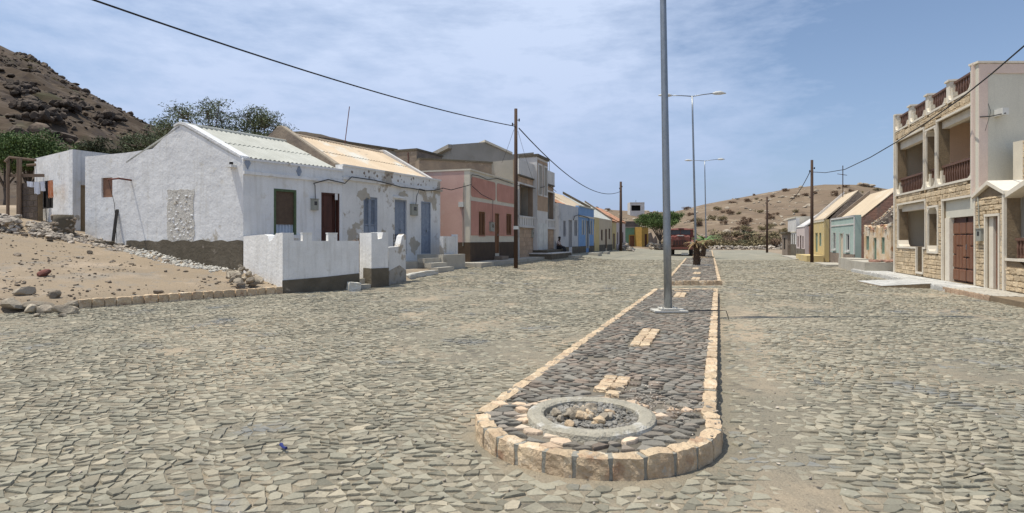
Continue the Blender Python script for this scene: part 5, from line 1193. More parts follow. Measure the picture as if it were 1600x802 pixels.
cable('short cable dropping to the meter box of the near white house',[F1.P(F1.tz(x,0)[0],.12,F1.tz(x,y,.1)[1]) for x,y in ((487,287),(489,290),(489.5,312))],.014,'facade_cable')
cable('cable drooping across the front of the balcony house',[tw.P(tw.tz(x,0)[0],.15 if not 833<x<850 else .42,tw.tz(x,y,.1)[1]) for x,y in ((804,289),(815,291),(832,294),(840,292),(851,288),(858,292),(866,299))],.02,'facade_cable')
cable('thin cable looping over the blue house front',[Vector(q) for q in [tuple(lrow(873,928,.3).P(lrow(873,928,.3).tz(x,0)[0],0,lrow(873,928,.3).tz(x,y)[1])) for x,y in ((896,344),(898,338),(903,336),(915,339),(920,341),(921,365))]],.03,'facade_cable')
#PART4
# ------------------------------------------------------------------ the stone faced house on the right
BA=(15.95,23.97); BB=(13.05,15.19)
F=Fr(BA,BB); T=lambda px:F.tz(px,0)[0]; TU=T(1524)
bh=thing('stone_faced_house','large cream stone faced two storey house with loggias, garage and rooftop balusters','house',(*F.P(F.L/2,-2,0).xy,.15))
ops_up=[(T(1402.5),T(1445),3.36,5.50),(T(1449),T(1463.5),3.36,5.36),(T(1466.5),T(1520.5),3.36,5.50)]
zoL=(T(1405),T(1447.5),1.24,2.90); zoS=(T(1434),T(1443.5),.32,1.24); zoM=(T(1452),T(1467),1.10,2.62); zoG=(T(1475),T(1525),.15,2.78); zoD=(T(1543),T(1563),.15,2.15)
bays=[(T(1401),T(1419.5)),(T(1424),T(1446)),(T(1450.5),T(1478.5)),(T(1484),T(1519))]
ops_p=[(a,b_,5.98,6.62) for a,b_ in bays]
b=MB(); wall(F,0,TU,.0,6.0,.32,ops_up+[zoL,zoS,zoM,zoG],b); b.build('front_wall',m_vjoint,bh)
b=MB(); wall(F,TU+.002,F.L,.0,2.72,.30,[zoD],b) if T(1525)<TU+.03 else None
b=MB(); wall(F,TU+.002,F.L,.0,2.72,.30,[zoD],b); F.poly(b,[(TU+.002,2.721),(F.L,2.721),(F.L,2.74),(TU+ (F.L-TU)*.52,3.02),(TU+.002,2.74)],-.30,0); b.build('wing_wall',m_vjoint,bh)
b=MB(); pk_=[(TU+.0,2.72),(TU+(F.L-TU)*.52,3.04),(F.L+.05,2.70)]
F.poly(b,[pk_[0],pk_[1],pk_[2],(pk_[2][0],pk_[2][1]+.10),(pk_[1][0],pk_[1][1]+.11),(pk_[0][0],pk_[0][1]+.10)],-1.6,.10); b.build('wing_coping',m_trim,bh)
def frame(q,w_=.07,m=m_trim,d=.06,sides='lrtb',nm='opening_frame'):
    a,b_,c,e=q; b=MB()
    if 'l' in sides: F.box(b,a-w_,a-.001,-.0,d,c,e)
    if 'r' in sides: F.box(b,b_+.001,b_+w_,-.0,d,c,e)
    if 't' in sides: F.box(b,a-w_,b_+w_,-.0,d+.004,e+.001,e+w_)
    if 'b' in sides: F.box(b,a-w_,b_+w_,-.0,d+.004,c-w_,c-.001)
    return b.build(nm,m,bh)
def cham(q,r,corners,dep=.32,m=m_trim):
    a,b_,c,e=q
    for k in corners:
        x=a if k[0]=='l' else b_; sx=1 if k[0]=='l' else -1; z=c if k[1]=='b' else e; sz=1 if k[1]=='b' else -1
        b=MB(); F.poly(b,[(x,z),(x+sx*r,z),(x+sx*r*.35,z+sz*r*.35),(x,z+sz*r)],-dep+.002,.055); b.build('corner_fillet',m,bh)
for q in ops_up: frame(q); cham(q,.22,['lb','rb'])
cham(ops_up[1],.18,['lt','rt'])
frame(zoL,sides='lrt'); frame(zoS,sides='lrb'); b=MB(); F.box(b,zoL[0]-.07,zoS[0]-.07,0,.07,zoL[2]-.07,zoL[2]-.001); F.box(b,zoS[1]+.07,zoL[1]+.07,0,.07,zoL[2]-.07,zoL[2]-.001); b.build('opening_frame',m_trim,bh)
cham(zoL,.25,['lb']); cham(zoL,.14,['lt','rt']); frame(zoM); cham(zoM,.2,['lb','rb','lt','rt']); frame(zoG,sides='lrt'); frame(zoD,sides='lrt')
# stepped corner blocks by the balustrades
for q,zr in [(o_,4.0) for o_ in ops_up]:
    for k in range(3):
        b=MB(); F.box(b,q[0]+.002,q[0]+.27-.07*k,-.30,-.02-.01*k,q[2]+.16*k,q[2]+.16*(k+1)); b.build('stepped_block',m_cream,bh)
        b=MB(); F.box(b,q[1]-.18+.05*k,q[1]-.002,-.30,-.02-.01*k,q[2]+.12*k,q[2]+.12*(k+1)); b.build('stepped_block',m_cream,bh)
def balus(t0,t1,z0,z1,d,par=bh,FF=F,step=.175):
    b=MB(); FF.box(b,t0,t1,d-.05,d+.05,z1-.07,z1); rl=b.build('balustrade',m_bal,par)
    n=max(2,int((t1-t0)/step))
    for k in range(n):
        t=t0+(k+.5)*(t1-t0)/n; b=MB(); hz=[z0,z0+.08,z0+(z1-z0)*.5,z1-.15,z1-.07]; wd=[.032,.024,.036,.024,.032]
        for i in range(4): b.hexa([FF.P(t-wd[i],d+wd[i],hz[i]),FF.P(t+wd[i],d+wd[i],hz[i]),FF.P(t+wd[i],d-wd[i],hz[i]),FF.P(t-wd[i],d-wd[i],hz[i])]+[FF.P(t-wd[i+1],d+wd[i+1],hz[i+1]),FF.P(t+wd[i+1],d+wd[i+1],hz[i+1]),FF.P(t+wd[i+1],d-wd[i+1],hz[i+1]),FF.P(t-wd[i+1],d-wd[i+1],hz[i+1])])
        b.build('baluster',m_bal,rl)
for q,hh_ in ((ops_up[0],.30),(ops_up[2],.24),(zoL,.26)):
    b=MB(); F.box(b,q[0]+.002,q[1]-.002,-.30,-.10,q[3]-hh_,q[3]-.003); b.build('white_lintel',m_trim,bh)
for q in ops_up: balus(q[0]+.05,q[1]-.02,q[2],4.0,-.12)
# parapet posts and bays
edges=[0]+[x for q in bays for x in q]+[TU]
for k in range(5):
    a,b_=edges[2*k],edges[2*k+1]
    b=MB(); F.box(b,a,b_,-.32,0,6.001,6.64); b.build('parapet_post',m_trim,bh)
    b=MB(); F.box(b,a-.03,b_+.03,-.34,.05,6.641,6.70); b.build('post_cap',m_trim,bh)
for a,b_ in bays:
    balus(a+.04,b_-.02,6.0,6.60,-.14); q=(a,b_,6.001,6.62); cham(q,.18,['lb','rb'])
    for k in range(3): b=MB(); F.box(b,a+.002,a+.24-.06*k,-.30,-.01-.01*k,6.0+.13*k,6.0+.13*(k+1)); b.build('stepped_block',m_cream,bh)
    b=MB(); F.box(b,a-.06,b_+.06,0,.05,5.93,5.999); b.build('bay_ledge',m_trim,bh)
b=MB(); F.box(b,-.002,.12,.001,.07,.15,6.7); b.build('edge_trim',m_trim,bh); b=MB(); F.box(b,TU-.09,TU+.0,.001,.07,2.72,6.7); b.build('edge_trim',m_pinktrim,bh)
b=MB(); F.box(b,F.L-.1,F.L+.002,.001,.07,.15,2.7); b.build('edge_trim',m_trim,bh)
# stone veneer
def veneer(par,F,t0,t1,z0,z1,avoid,near=1,single=300,m1=m_veneer,m2=m_veneer2,hh=(.11,.20),ll=(.18,.46)):
    out=[]; z=z0
    while z<z1-.05:
        h=min(random.uniform(*hh),z1-z); t=t0
        while t<t1-.03:
            l=min(random.uniform(*ll),t1-t); 
            segs=[(t,t+l,z,z+h)]
            if random.random()<.25 and h>.13: segs=[(t,t+l,z,z+h*.5),(t,t+l,z+h*.5,z+h)]
            for s in segs:
                c=[s]
                for q in avoid:
                    nc=[]
                    for r in c:
                        if r[1]<=q[0] or r[0]>=q[1] or r[3]<=q[2] or r[2]>=q[3]: nc.append(r); continue
                        if r[0]<q[0]: nc.append((r[0],q[0],r[2],r[3]))
                        if r[1]>q[1]: nc.append((q[1],r[1],r[2],r[3]))
                        if r[0]>=q[0] and r[1]<=q[1]:
                            if r[2]<q[2]: nc.append((r[0],r[1],r[2],q[2]))
                            if r[3]>q[3]: nc.append((r[0],r[1],q[3],r[3]))
                    c=nc
                out+= [r for r in c if r[1]-r[0]>.05 and r[3]-r[2]>.04]
            t+=l
        z+=h
    out.sort(key=lambda r:-r[1]*near); ang=math.atan2(F.u.y,F.u.x)
    for r in out[:single]:
        block('facing_stone',m1,par,F.P((r[0]+r[1])/2,.006,(r[2]+r[3])/2),ang,(r[1]-r[0]-.016,.055+random.uniform(0,.03),r[3]-r[2]-.016),.0)
    b=MB()
    for r in out[single:]: F.box(b,r[0]+.008,r[1]-.008,.001,.03+random.uniform(0,.016),r[2]+.008,r[3]-.008)
    if b.v: o=b.build('facing_stones_far',m2,par); o['kind']='stuff'
g_=.072
av=[(q[0]-g_,q[1]+g_,q[2]-g_,q[3]+g_) for q in ops_up+[zoL,zoS,zoM,zoG,zoD]]+[(TU-.09,TU+.01,2.7,7)]+[(a-.06,b_+.06,5.93,6.7) for a,b_ in bays]+[(TU+.0,F.L,2.70,7)]
veneer(bh,F,.125,F.L-.105,.17,5.99,av,single=300)
# loggias upstairs
b=MB(); F.box(b,.05,TU-.76,-2.0,-1.85,3.0,5.8); b.build('loggia_back',m_peach,bh)
lp=[(.05,-.321),(TU-.21,-.321),(TU-.71,-1.849),(.05,-1.849)]
b=MB(); b.prism([F.P(t,d,3.05) for t,d in lp],(0,0,.15)); b.build('loggia_floor',m_trim,bh)
b=MB(); b.prism([F.P(t,d,5.62) for t,d in lp],(0,0,.13)); b.build('loggia_ceiling',m_trim,bh)
for t in (.05,T(1447)-.1): b=MB(); F.box(b,t,t+.15,-1.849,-.321,3.201,5.619); b.build('loggia_partition',m_peach,bh)
for (a,q,c,e,m_) in ((TU-3.1,TU-2.6,3.3,4.75,m_wooddark),(TU-1.5,TU-.95,3.3,5.0,m_wooddark)):
    b=MB(); F.box(b,a,q,-1.848,-1.80,c,e); b.build('balcony_door',m_,bh)
# ground floor
b=MB(); F.box(b,.05,T(1470),-1.6,-1.45,.15,2.95); b.build('porch_back',m_peach,bh)
b=MB(); F.box(b,.05,T(1470),-1.449,-.321,2.95,3.04); b.build('porch_ceiling',m_trim,bh)
for t in (.05,T(1470)-.02): b=MB(); F.box(b,t,t+.12,-1.449,-.321,.15,2.949); b.build('porch_side',m_trim,bh)
b=MB(); F.box(b,T(1459),T(1459)+.7,-1.449,-1.41,.15,2.2); b.build('porch_door',m_wooddark,bh)
# garage door with raised panels
a,q,c,e=zoG; gd0=a+.38; 
b=MB(); F.box(b,a,q,-.14,-.05,2.22,e); b.build('garage_fascia',m_creamwall,bh)
b=MB(); F.box(b,a,gd0,-.32,-.02,.15,2.219); b.build('garage_jamb',m_trim,bh)
b=MB(); F.box(b,gd0,q,-.22,-.15,.17,2.219); gdr=b.build('garage_door',m_wooddark,bh); W=q-gd0  # darker slab colour paints shade into the gaps between panels, deepening their relief
def panel(x0,x1,y0,y1): 
    b=MB(); z0=.19+y0*2.0; z1=.19+y1*2.0; X0=gd0+x0*W+.015; X1=gd0+x1*W-.015
    b.hexa([F.P(X0,-.149,z0+.012),F.P(X1,-.149,z0+.012),F.P(X1,-.24,z0+.012),F.P(X0,-.24,z0+.012),F.P(X0,-.149,z1-.012),F.P(X1,-.149,z1-.012),F.P(X1,-.24,z1-.012),F.P(X0,-.24,z1-.012)]) if 0 else None
    o=.03; bt=[F.P(X0,-.149,z0+.012),F.P(X1,-.149,z0+.012),F.P(X1,-.149,z1-.012),F.P(X0,-.149,z1-.012)]; tp=[F.P(X0+o,-.11,z0+.012+o),F.P(X1-o,-.11,z0+.012+o),F.P(X1-o,-.11,z1-.012-o),F.P(X0+o,-.11,z1-.012-o)]
    n=len(b.v); b.v+=[tuple(p) for p in bt+tp]; b.f+=[tuple(n+i for i in f) for f in ((4,5,6,7),(0,1,5,4),(1,2,6,5),(2,3,7,6),(3,0,4,7))]; b.build('door_panel',m_woodbrown,gdr)
for k in range(4): panel(k/4,(k+1)/4,0,.2); panel(k/4,(k+1)/4,.74,.94)
for (x0,x1,y0,y1) in ((0,.12,.2,.42),(0,.12,.42,.74),(.12,.25,.2,.56),(.12,.25,.56,.74),(.25,.37,.2,.56),(.25,.37,.56,.74),(.37,.5,.2,.38),(.37,.5,.38,.74),(.5,.62,.2,.38),(.5,.62,.38,.74),(.62,.75,.2,.56),(.62,.75,.56,.74),(.75,.87,.2,.56),(.75,.87,.56,.74),(.87,1,.2,.42),(.87,1,.42,.74)): panel(x0,x1,y0,y1)
b=MB(); F.box(b,gd0+W*.5-.01,gd0+W*.5+.01,-.149,-.12,.17,2.2); b.build('door_seam',m_dark,gdr)
b=MB(); p=F.P(gd0+W*.53,-.1,1.2); b.tube([p,p+Vector((0,0,.16))],.015,6); b.build('door_handle',m_steel,gdr)
b=MB(); F.box(b,zoD[0]+.0,zoD[0]+.26,-.28,-.03,.15,zoD[3]-.001); b.build('door_jamb',m_trim,bh)
b=MB(); F.box(b,zoD[0]+.26,zoD[1],-.16,-.10,.17,zoD[3]-.001); dd=b.build('side_door',m_woodbrown,bh)
for k in range(4): b=MB(); F.box(b,zoD[0]+.31,zoD[1]-.05,-.099,-.075,.25+.48*k,.67+.48*k); b.build('door_panel',m_woodbrown,dd)
meter(F,bh,F.rect(1532,1540,358,377))
b=MB(); b.tube([F.P(T(1531),.05,2.75),F.P(T(1533),.06,2.4),F.P(T(1533.5),.06,1.95),F.P(T(1536),.06,1.78)],.018,5); b.build('conduit_cable',m_box,bh)
# upper side wall, roof, far side
p0=F.P(TU,0,0); sw_=Fr((p0.x,p0.y-.115),(p0.x+9,p0.y-.115)); b=MB(); wall(sw_,.0,9,2.4,6.66,.3,[],b,d=-.002); b.build('side_wall',m_creamwall,bh)
b=MB(); sw_.box(b,.0,.26,-.001,.02,2.75,6.36); sw_.box(b,0,9,-.001,.021,6.36,6.64); b.build('painted_border',m_pinktrim,bh)
b=MB(); sw_.box(b,-.05,9,-.31,.04,6.661,6.72); b.build('wall_coping',m_trim,bh)
p1=F.P(.0,0,0); b=MB(); q2=[F.P(.15,-.33,6.0),F.P(TU,-.33,6.0),Vector((p0.x+8,p0.y+.4,6.0)),Vector((p1.x+8,p1.y,6.0))]; b.prism(q2,(0,0,-.12)); b.build('roof_slab',m_conc,bh)
b=MB(); F.box(b,.0,.2,-8,-.33,0,6.6); b.build('far_side_wall',m_creamwall,bh)
t_,z_=sw_.tz(1552,180.5); b=MB(); b.tube([sw_.P(.02,.02,z_-.05),sw_.P(t_*.6,.1,z_-.05),sw_.P(t_+.1,.32,z_)],.016,5); o=b.build('wall_bracket',m_black,bh); b=MB(); sw_.box(b,t_+.02,t_+.2,.001,.30,z_-.04,z_+.16); b.build('bracket_box',m_lamp,bh)
b=MB(); tt=sw_.tz(1541,0)[0]; zz=[sw_.tz(1541,y)[1] for y in (155,175,205)]; b.tube([sw_.P(tt,.01,zz[0]),sw_.P(tt+.12,.02,zz[1]),sw_.P(tt-.05,.02,zz[2])],.006,4); b.build('loose_wire',m_black,bh)
# side porch beyond the wing
F2b=Fr(F.P(F.L+.003,0,0).xy[:],F.P(F.L+4,0,0).xy[:]); sp_=thing('side_porch','walled side porch with brown balusters at the right edge of the view','porch',(*F2b.P(1,0,0).xy,.15))
b=MB(); F2b.poly(b,[(0,0),(4,0),(4,.95),(1.2,.95),(.95,.80),(.55,.95),(.45,1.02),(0,1.02)],-.25,-.0); b.build('low_wall',m_vjoint,sp_)
veneer(sp_,F2b,.02,2.5,.17,.78,[],single=90)
strip(sp_,F2b,-.0,4,.951,1.02,m_trim,'wall_coping',.05,-.3)
balus(.25,3,1.03,1.55,-.12,sp_,F2b,.15)
b=MB(); F2b.box(b,0,4,-2.6,-2.4,0,3.2); b.build('back_wall',m_creamwall,sp_)
b=MB(); F2b.box(b,0,.12,-2.4,-.31,.0,2.7); b.build('side_panel',m_grayrender,sp_)
b=MB(); b.prism([F2b.P(0,.06,2.72),F2b.P(1.5,.06,3.12),F2b.P(4,.06,3.12),F2b.P(4,.06,2.98),F2b.P(1.5,.06,2.98),F2b.P(0,.06,2.60)],F2b.P(0,-2.6,0)-F2b.P(0,.06,0)); b.build('porch_roof',m_trim,sp_)
# neighbour's upper stone corner at the frame edge
x=(1598-800)/900*16.0; nb=thing('neighbour_tower','corner of a neighbouring stone faced upper storey cut by the frame','building',(x+1,15.8,0))
Fn=Fr((x,16.0),(x+3,15.7)); b=MB(); wall(Fn,0,Fn.L,2.9,zat(219,16),.35,[],b); b.build('wall',m_cream,nb); veneer(nb,Fn,.0,1.2,2.9,zat(220,16),[],single=60,ll=(.3,.6),hh=(.18,.25))
# tiled pavement
tp_=thing('right_pavement',None,None,(14,20,.1)); tp_['kind']='structure'
def pavebox(t0,t1,d0,d1,z,m,nm): b=MB(); F.box(b,t0,t1,d0,d1,-.05,z); return b.build(nm,m,tp_)
ta=T(1468)
pavebox(-3.0,ta,.001,.95,.135,m_vjoint,'pavement_core'); pavebox(T(1516),F.L+5,.001,.95,.135,m_vjoint,'pavement_core'); pavebox(ta+.001,T(1516)-.001,.001,.85,.135,m_vjoint,'pavement_core')
rng=random.Random(4); cnt=0
x=-3.0
while x<F.L+1.2:
    y=.0; l=.42
    while y<.93:
        if cnt<280: block('paving_tile',m_tile if x<T(1545) else m_conc,tp_,F.P(x+l/2,y+.155,.125),math.atan2(F.u.y,F.u.x),(l-.012,.30,.05+rng.uniform(0,.008)),.004); cnt+=1
        y+=.31
        if y>.9: break
    x+=l
# ramp of white tiles
rp=thing('garage_ramp','white tiled ramp sloping from the pavement to the road before the garage','ramp',(*F.P(T(1495),1.4,0).xy,0))
b=MB(); r0,r1=ta+.1,T(1512); n=8
b.hexa([F.P(r0-.5,2.4,-.03),F.P(r1,2.3,-.03),F.P(r1,.96,-.03),F.P(r0,.96,-.03),F.P(r0-.5,2.4,.015),F.P(r1,2.3,.03),F.P(r1,.96,.14),F.P(r0,.96,.14)]); rb=b.build('ramp_core',m_vjoint,rp)
for i in range(7):
    for j in range(6):
        a0=i/7;a1=(i+.95)/7;b0=j/6;b1=(j+.94)/6; 
        def rpnt(u,v): 
            xx=(r0-.5*(v))+(r1-(r0-.5*v))*u; return F.P(xx,.97+(1.40-.1*u)*v,.145-(.12-.015*u)*v)
        b=MB(); up=Vector((0,0,.012+random.uniform(0,.004))); b.hexa([rpnt(a0,b1),rpnt(a1,b1),rpnt(a1,b0),rpnt(a0,b0)]+[p+up for p in (rpnt(a0,b1),rpnt(a1,b1),rpnt(a1,b0),rpnt(a0,b0))]); b.build('ramp_tile',m_tile,rb)
# kerb face stones of pavement
for (t0,t1,m_) in ((-3.0,ta-.3,m_tile),(T(1513),T(1535),m_tile),(T(1535),F.L+1.5,m_beigeblock)):
    x=t0
    while x<t1: block('kerb_stone',m_,tp_,F.P(x+.14,.955,.06),math.atan2(F.u.y,F.u.x),(.27,.04,.15),.01); x+=.29

# ------------------------------------------------------------------ the right row
def rfr(px0,px1,off=0):
    A0=Vector((8.3-off,0.0)); dr=Vector((.331,1.0))
    at=lambda px:(lambda a:A0+dr*((a*A0.y-A0.x)/(dr.x-a*dr.y)))((px-800)/FO)
    return Fr(at(px0)[:],at(px1)[:])
# ruin
F=rfr(1350,1392); hh=thing('ruined_house','roofless ruined house of crumbling ochre plaster with a pale green door','house',(*F.P(F.L/2,-1,0).xy,.2))
ws=[F.rect(1353,1358,369,391),F.rect(1364.5,1369.5,371.6,412),F.rect(1377,1382.3,371,397)]
zt=2.1; b=MB(); wall(F,0,F.L,.0,zt-.1,.4,ws,b)
n=18; rr=[zt+.05*math.sin(i*2.3)+random.uniform(-.07,.09)+(.12 if i in(0,n) else 0) for i in range(n+1)]
F.poly(b,[(0,zt-.1),(F.L,zt-.1)]+[(F.L*(n-i)/n,rr[n-i]) for i in range(n+1)],-.4,0); b.build('front_wall',m_ruin,hh)
for i in range(60): 
    t=random.uniform(0,F.L); s=random.uniform(.1,.26); rockobj('wall_stone',F.P(t,random.uniform(-.35,.03),zt-.02+random.uniform(-.25,.1)),(s,s*.7,s*.6),m_fieldstone if i%2 else m_redwall,hh)
for i,q in enumerate(ws): (door if i==1 else shutters)(F,hh,q,m_tealpaint,**({'panels':2,'handle':False,'leaves':1} if i==1 else {'slats':False}))
b=MB(); b.prism([F.P(F.L-.3,d,z) for d,z in ((-.41,0),(-.41,zt-.1),(-1.2,1.9),(-2.2,1.3),(-3,1.0),(-3,0))],F.P(.3,0,0)-F.P(0,0,0)); b.build('side_wall',m_ruin,hh)
gp=[(-.4,0),(-.4,2.3),(-.9,2.75),(-1.5,3.4),(-2.2,4.1),(-2.9,4.0),(-4.6,2.4),(-4.6,0)]
b=MB(); b.prism([F.P(.0,d,z) for d,z in gp],F.P(.35,0,0)-F.P(0,0,0)); b.build('gable_wall',mat('brown rubble masonry',(.24,.19,.155),(.33,.27,.22),3,bump=1,bscale=9,patches=[((.17,.13,.11),2,.55,.66)]),hh)
for i in range(46):
    k=i/45; d=-.35-2.0*k; z=np.interp(-d,[.4,.9,1.5,2.2,2.9],[2.3,2.75,3.4,4.1,4.0]); s=random.uniform(.12,.24); rockobj('coping_stone',F.P(.17+random.uniform(-.1,.1),d,z+.04),(s,s*.7,s*.6),m_ruin if i%3 else m_fieldstone,hh)
for i in range(50):
    d=random.uniform(-2.6,-.6); z=random.uniform(2.0,np.interp(-d,[.4,.9,1.5,2.2,2.9],[2.3,2.75,3.4,4.1,4.0])-.1); s=random.uniform(.1,.22); rockobj('wall_stone',F.P(.36,d,z),(s,s*.5,s*.6),m_fieldstone,hh)
pl_=thing('ruin_platform','two worn concrete door platforms in front of the ruined house','platform',(*F.P(1.5,.6,0).xy,0))
for (a,q,dd_,z) in ((-1.1,F.tz(1362.5,0)[0],.95,.55),(F.tz(1364,0)[0]-.0,F.L+.6,1.15,.52)): b=MB(); F.box(b,a,q,.03,dd_,-.05,z); b.build('platform_block',m_conc,pl_)
for i in range(14):
    p=F.P(F.L+random.uniform(-.3,.5),random.uniform(-.6,.8),.55); rockobj('fallen_stone',p,(.3,.24,.2),m_redwall,hh)
# aqua house
F=rfr(1298.5,1336); hh=thing('aqua_house','pale aqua house with white trim and a tan sloping roof','house',(*F.P(F.L/2,-1,0).xy,.1)); zt=2.86
ws=[F.rect(1302,1306,364,389.5),F.rect(1312.2,1317.8,365,413),F.rect(1322.6,1327.6,366,392)]; ws[1]=(ws[1][0],ws[1][1],.1,ws[1][3])
shell(hh,F,4.4,0,zt-.15,ws,m_cyan,m_redwall,ridge=4.3,rd=2.1,zf=zt,mb_=m_redwall)
shutters(F,hh,ws[0],m_glass,m_whitefar,slats=False); shutters(F,hh,ws[2],m_glass,m_whitefar,slats=False); door(F,hh,ws[1],m_creamhouse,m_trim,leaves=1,panels=3)
for q in ws: strip(hh,F,q[0]-.08,q[0]-.004,q[2],q[3]+.08,m_cyan if 0 else m_whitefar,'surround',.03); strip(hh,F,q[1]+.004,q[1]+.08,q[2],q[3]+.08,m_whitefar,'surround',.03)
for q in (ws[0],ws[2]): strip(hh,F,q[0]-.1,q[1]+.1,q[2]-.09,q[2]-.004,m_whitefar,'window_sill',.09)
strip(hh,F,0,.14,.72,zt,m_whitefar,'corner_trim',.035); strip(hh,F,F.L-.16,F.L,.72,zt,m_whitefar,'corner_trim',.035)
strip(hh,F,.14,F.L-.16,zt-.10,zt,m_whitefar,'top_band',.04); strip(hh,F,.14,F.L-.16,zt-.52,zt-.44,m_whitefar,'band',.03)
for (a,q) in ((0,ws[1][0]-.09),(ws[1][1]+.09,F.L)): strip(hh,F,a,q,0,.70,m_brownwall,'grey_base',.04)
slab(hh,[F.P(-.0,-.31,zt-.12),F.P(F.L+.0,-.31,zt-.12),F.P(F.L+.0,-2.15,4.38),F.P(-.0,-2.15,4.38)],.1,m_roofplain,'roof'); slab(hh,[F.P(0,-4.4,zt-.12),F.P(F.L,-4.4,zt-.12),F.P(F.L,-2.15,4.38),F.P(0,-2.15,4.38)],.1,m_roofplain,'rear_roof')
for t in (0,): b=MB(); b.prism([F.P(t,d,z) for d,z in((-.3,zt-.1),(-2.15,4.40),(-2.15,4.62),(-.3,zt+.12))],F.P(.22,0,0)-F.P(0,0,0)); b.build('gable_coping',m_brownwall,hh)
# yellow house
F=rfr(1270,1288,.0); hh=thing('yellow_house','faded yellow house with green door behind the right utility pole','house',(*F.P(F.L/2,-1,0).xy,.2)); zt=2.9
ws=[F.rect(1273.8,1277.6,364,394),F.rect(1280,1283.2,364,385)]
shell(hh,F,4.2,0,zt,ws,m_yellow,m_brownwall,ridge=4.75,rd=2.0); door(F,hh,ws[0],m_tealpaint,leaves=1,panels=2,handle=False); shutters(F,hh,ws[1],m_tealpaint,slats=False)
strip(hh,F,0,F.L,zt-.14,zt-.02,m_cream,'top_band',.04)
slab(hh,[F.P(-.0,.05,zt),F.P(F.L,.05,zt),F.P(F.L,-2.05,4.85),F.P(0,-2.05,4.85)],.1,m_roofplain,'roof'); slab(hh,[F.P(0,-4.2,zt),F.P(F.L,-4.2,zt),F.P(F.L,-2.05,4.85),F.P(0,-2.05,4.85)],.1,m_roofplain,'rear_roof')
b=MB(); b.prism([F.P(0,d,z) for d,z in((.04,zt),(-2.05,4.86),(-2.05,5.06),(.04,zt+.2))],F.P(.2,0,0)-F.P(0,0,0)); b.build('gable_coping',m_whitefar,hh)
b=MB(); F.box(b,-.3,F.L+.1,.05,1.1,-.05,.42); b.build('yellow_porch_block',m_yellow,hh)
b=MB(); p=F.P(1,-1.8,4.6); b.tube([p,p+Vector((0,0,2.3))],.03,5); b.tube([p+Vector((-.4,0,1.7)),p+Vector((.3,0,1.6))],.02,4); tag(b.build('tall_antenna',m_pole),'tall thin antenna mast above the roof of the yellow house','antenna')
# pinkish white and white houses
F=rfr(1244.7,1257.4); hh=thing('pinkish_white_house','small pinkish white house with a white sloping roof','house',(*F.P(F.L/2,-1,0).xy,.2)); zt=zat(353.8,46.6)
ws=[F.rect(1246,1247.8,369,386),F.rect(1249.6,1252,368,395),F.rect(1253.6,1255.4,369,388)]
shell(hh,F,4,0,zt,ws,m_palepink,m_redwall,ridge=zt+1.3,rd=2)
for i,q in enumerate(ws): (door if i==1 else shutters)(F,hh,q,m_wooddark,**({'panels':2,'handle':False,'leaves':1} if i==1 else {'slats':False}))
slab(hh,[F.P(0,.05,zt),F.P(F.L,.05,zt),F.P(F.L,-2,zt+1.4),F.P(0,-2,zt+1.4)],.1,m_whitefar,'roof'); slab(hh,[F.P(0,-4,zt),F.P(F.L,-4,zt),F.P(F.L,-2,zt+1.4),F.P(0,-2,zt+1.4)],.1,m_whitefar,'rear_roof')
strip(hh,F,0,F.L,0,.75,m_dado,'dark_base',.04)
F=rfr(1231,1243.6); hh=thing('white_parapet_house','small flat topped white house at the far end of the right row','house',(*F.P(F.L/2,-1,0).xy,.2)); zt=zat(341,52)
ws=[F.rect(1234.2,1235.8,366,382),F.rect(1237,1238.8,366,390),F.rect(1240,1241.8,366,384)]
shell(hh,F,5,0,zt,ws,m_whitefar,m_cream)
for i,q in enumerate(ws): (door if i==1 else shutters)(F,hh,q,m_dado,**({'panels':2,'handle':False,'leaves':1} if i==1 else {'slats':False}))
strip(hh,F,0,F.L,zt,zt+.12,m_cream,'coping',.06,-5); strip(hh,F,0,F.L,zt-1.3,zt-1.2,m_cream,'band',.05); strip(hh,F,0,F.L,0,1.1,m_dado,'dark_base',.04)
F=rfr(1222,1230.5,.3); hh=thing('dark_shed','dark weathered shed beyond the last white house on the right','shed',(*F.P(F.L/2,-1,0).xy,.2)); zt=zat(366,62)
ws=[F.rect(1224.5,1227,372,390)]; shell(hh,F,3,0,zt,ws,m_brownwall,m_dado); door(F,hh,ws[0],m_dark,panels=2,handle=False); strip(hh,F,-.1,F.L+.1,zt,zt+.15,m_dado,'roof',.2,-3)
# slabs along the right row
for (t,l,d,nm) in ((1318,3.6,1.3,'low concrete apron before the pale aqua house'),(1268,3.0,1.5,'pale concrete slab at the foot of the right utility pole'),(1250,6,1.0,'pale concrete strip before the pinkish white house')):
    Ff=rfr(t-1,t+1); c=Ff.P(Ff.L/2,.6,0); b=MB(); u=Vector((*Ff.u,0)); v=Vector((*Ff.n,0)); b.hexa([c+u*sx*l/2+v*sy*d/2+Vector((0,0,z)) for z in(-.05,.10) for sx,sy in((-1,1),(1,1),(1,-1),(-1,-1))]); tag(b.build('apron_slab',m_conc),nm,'slab')

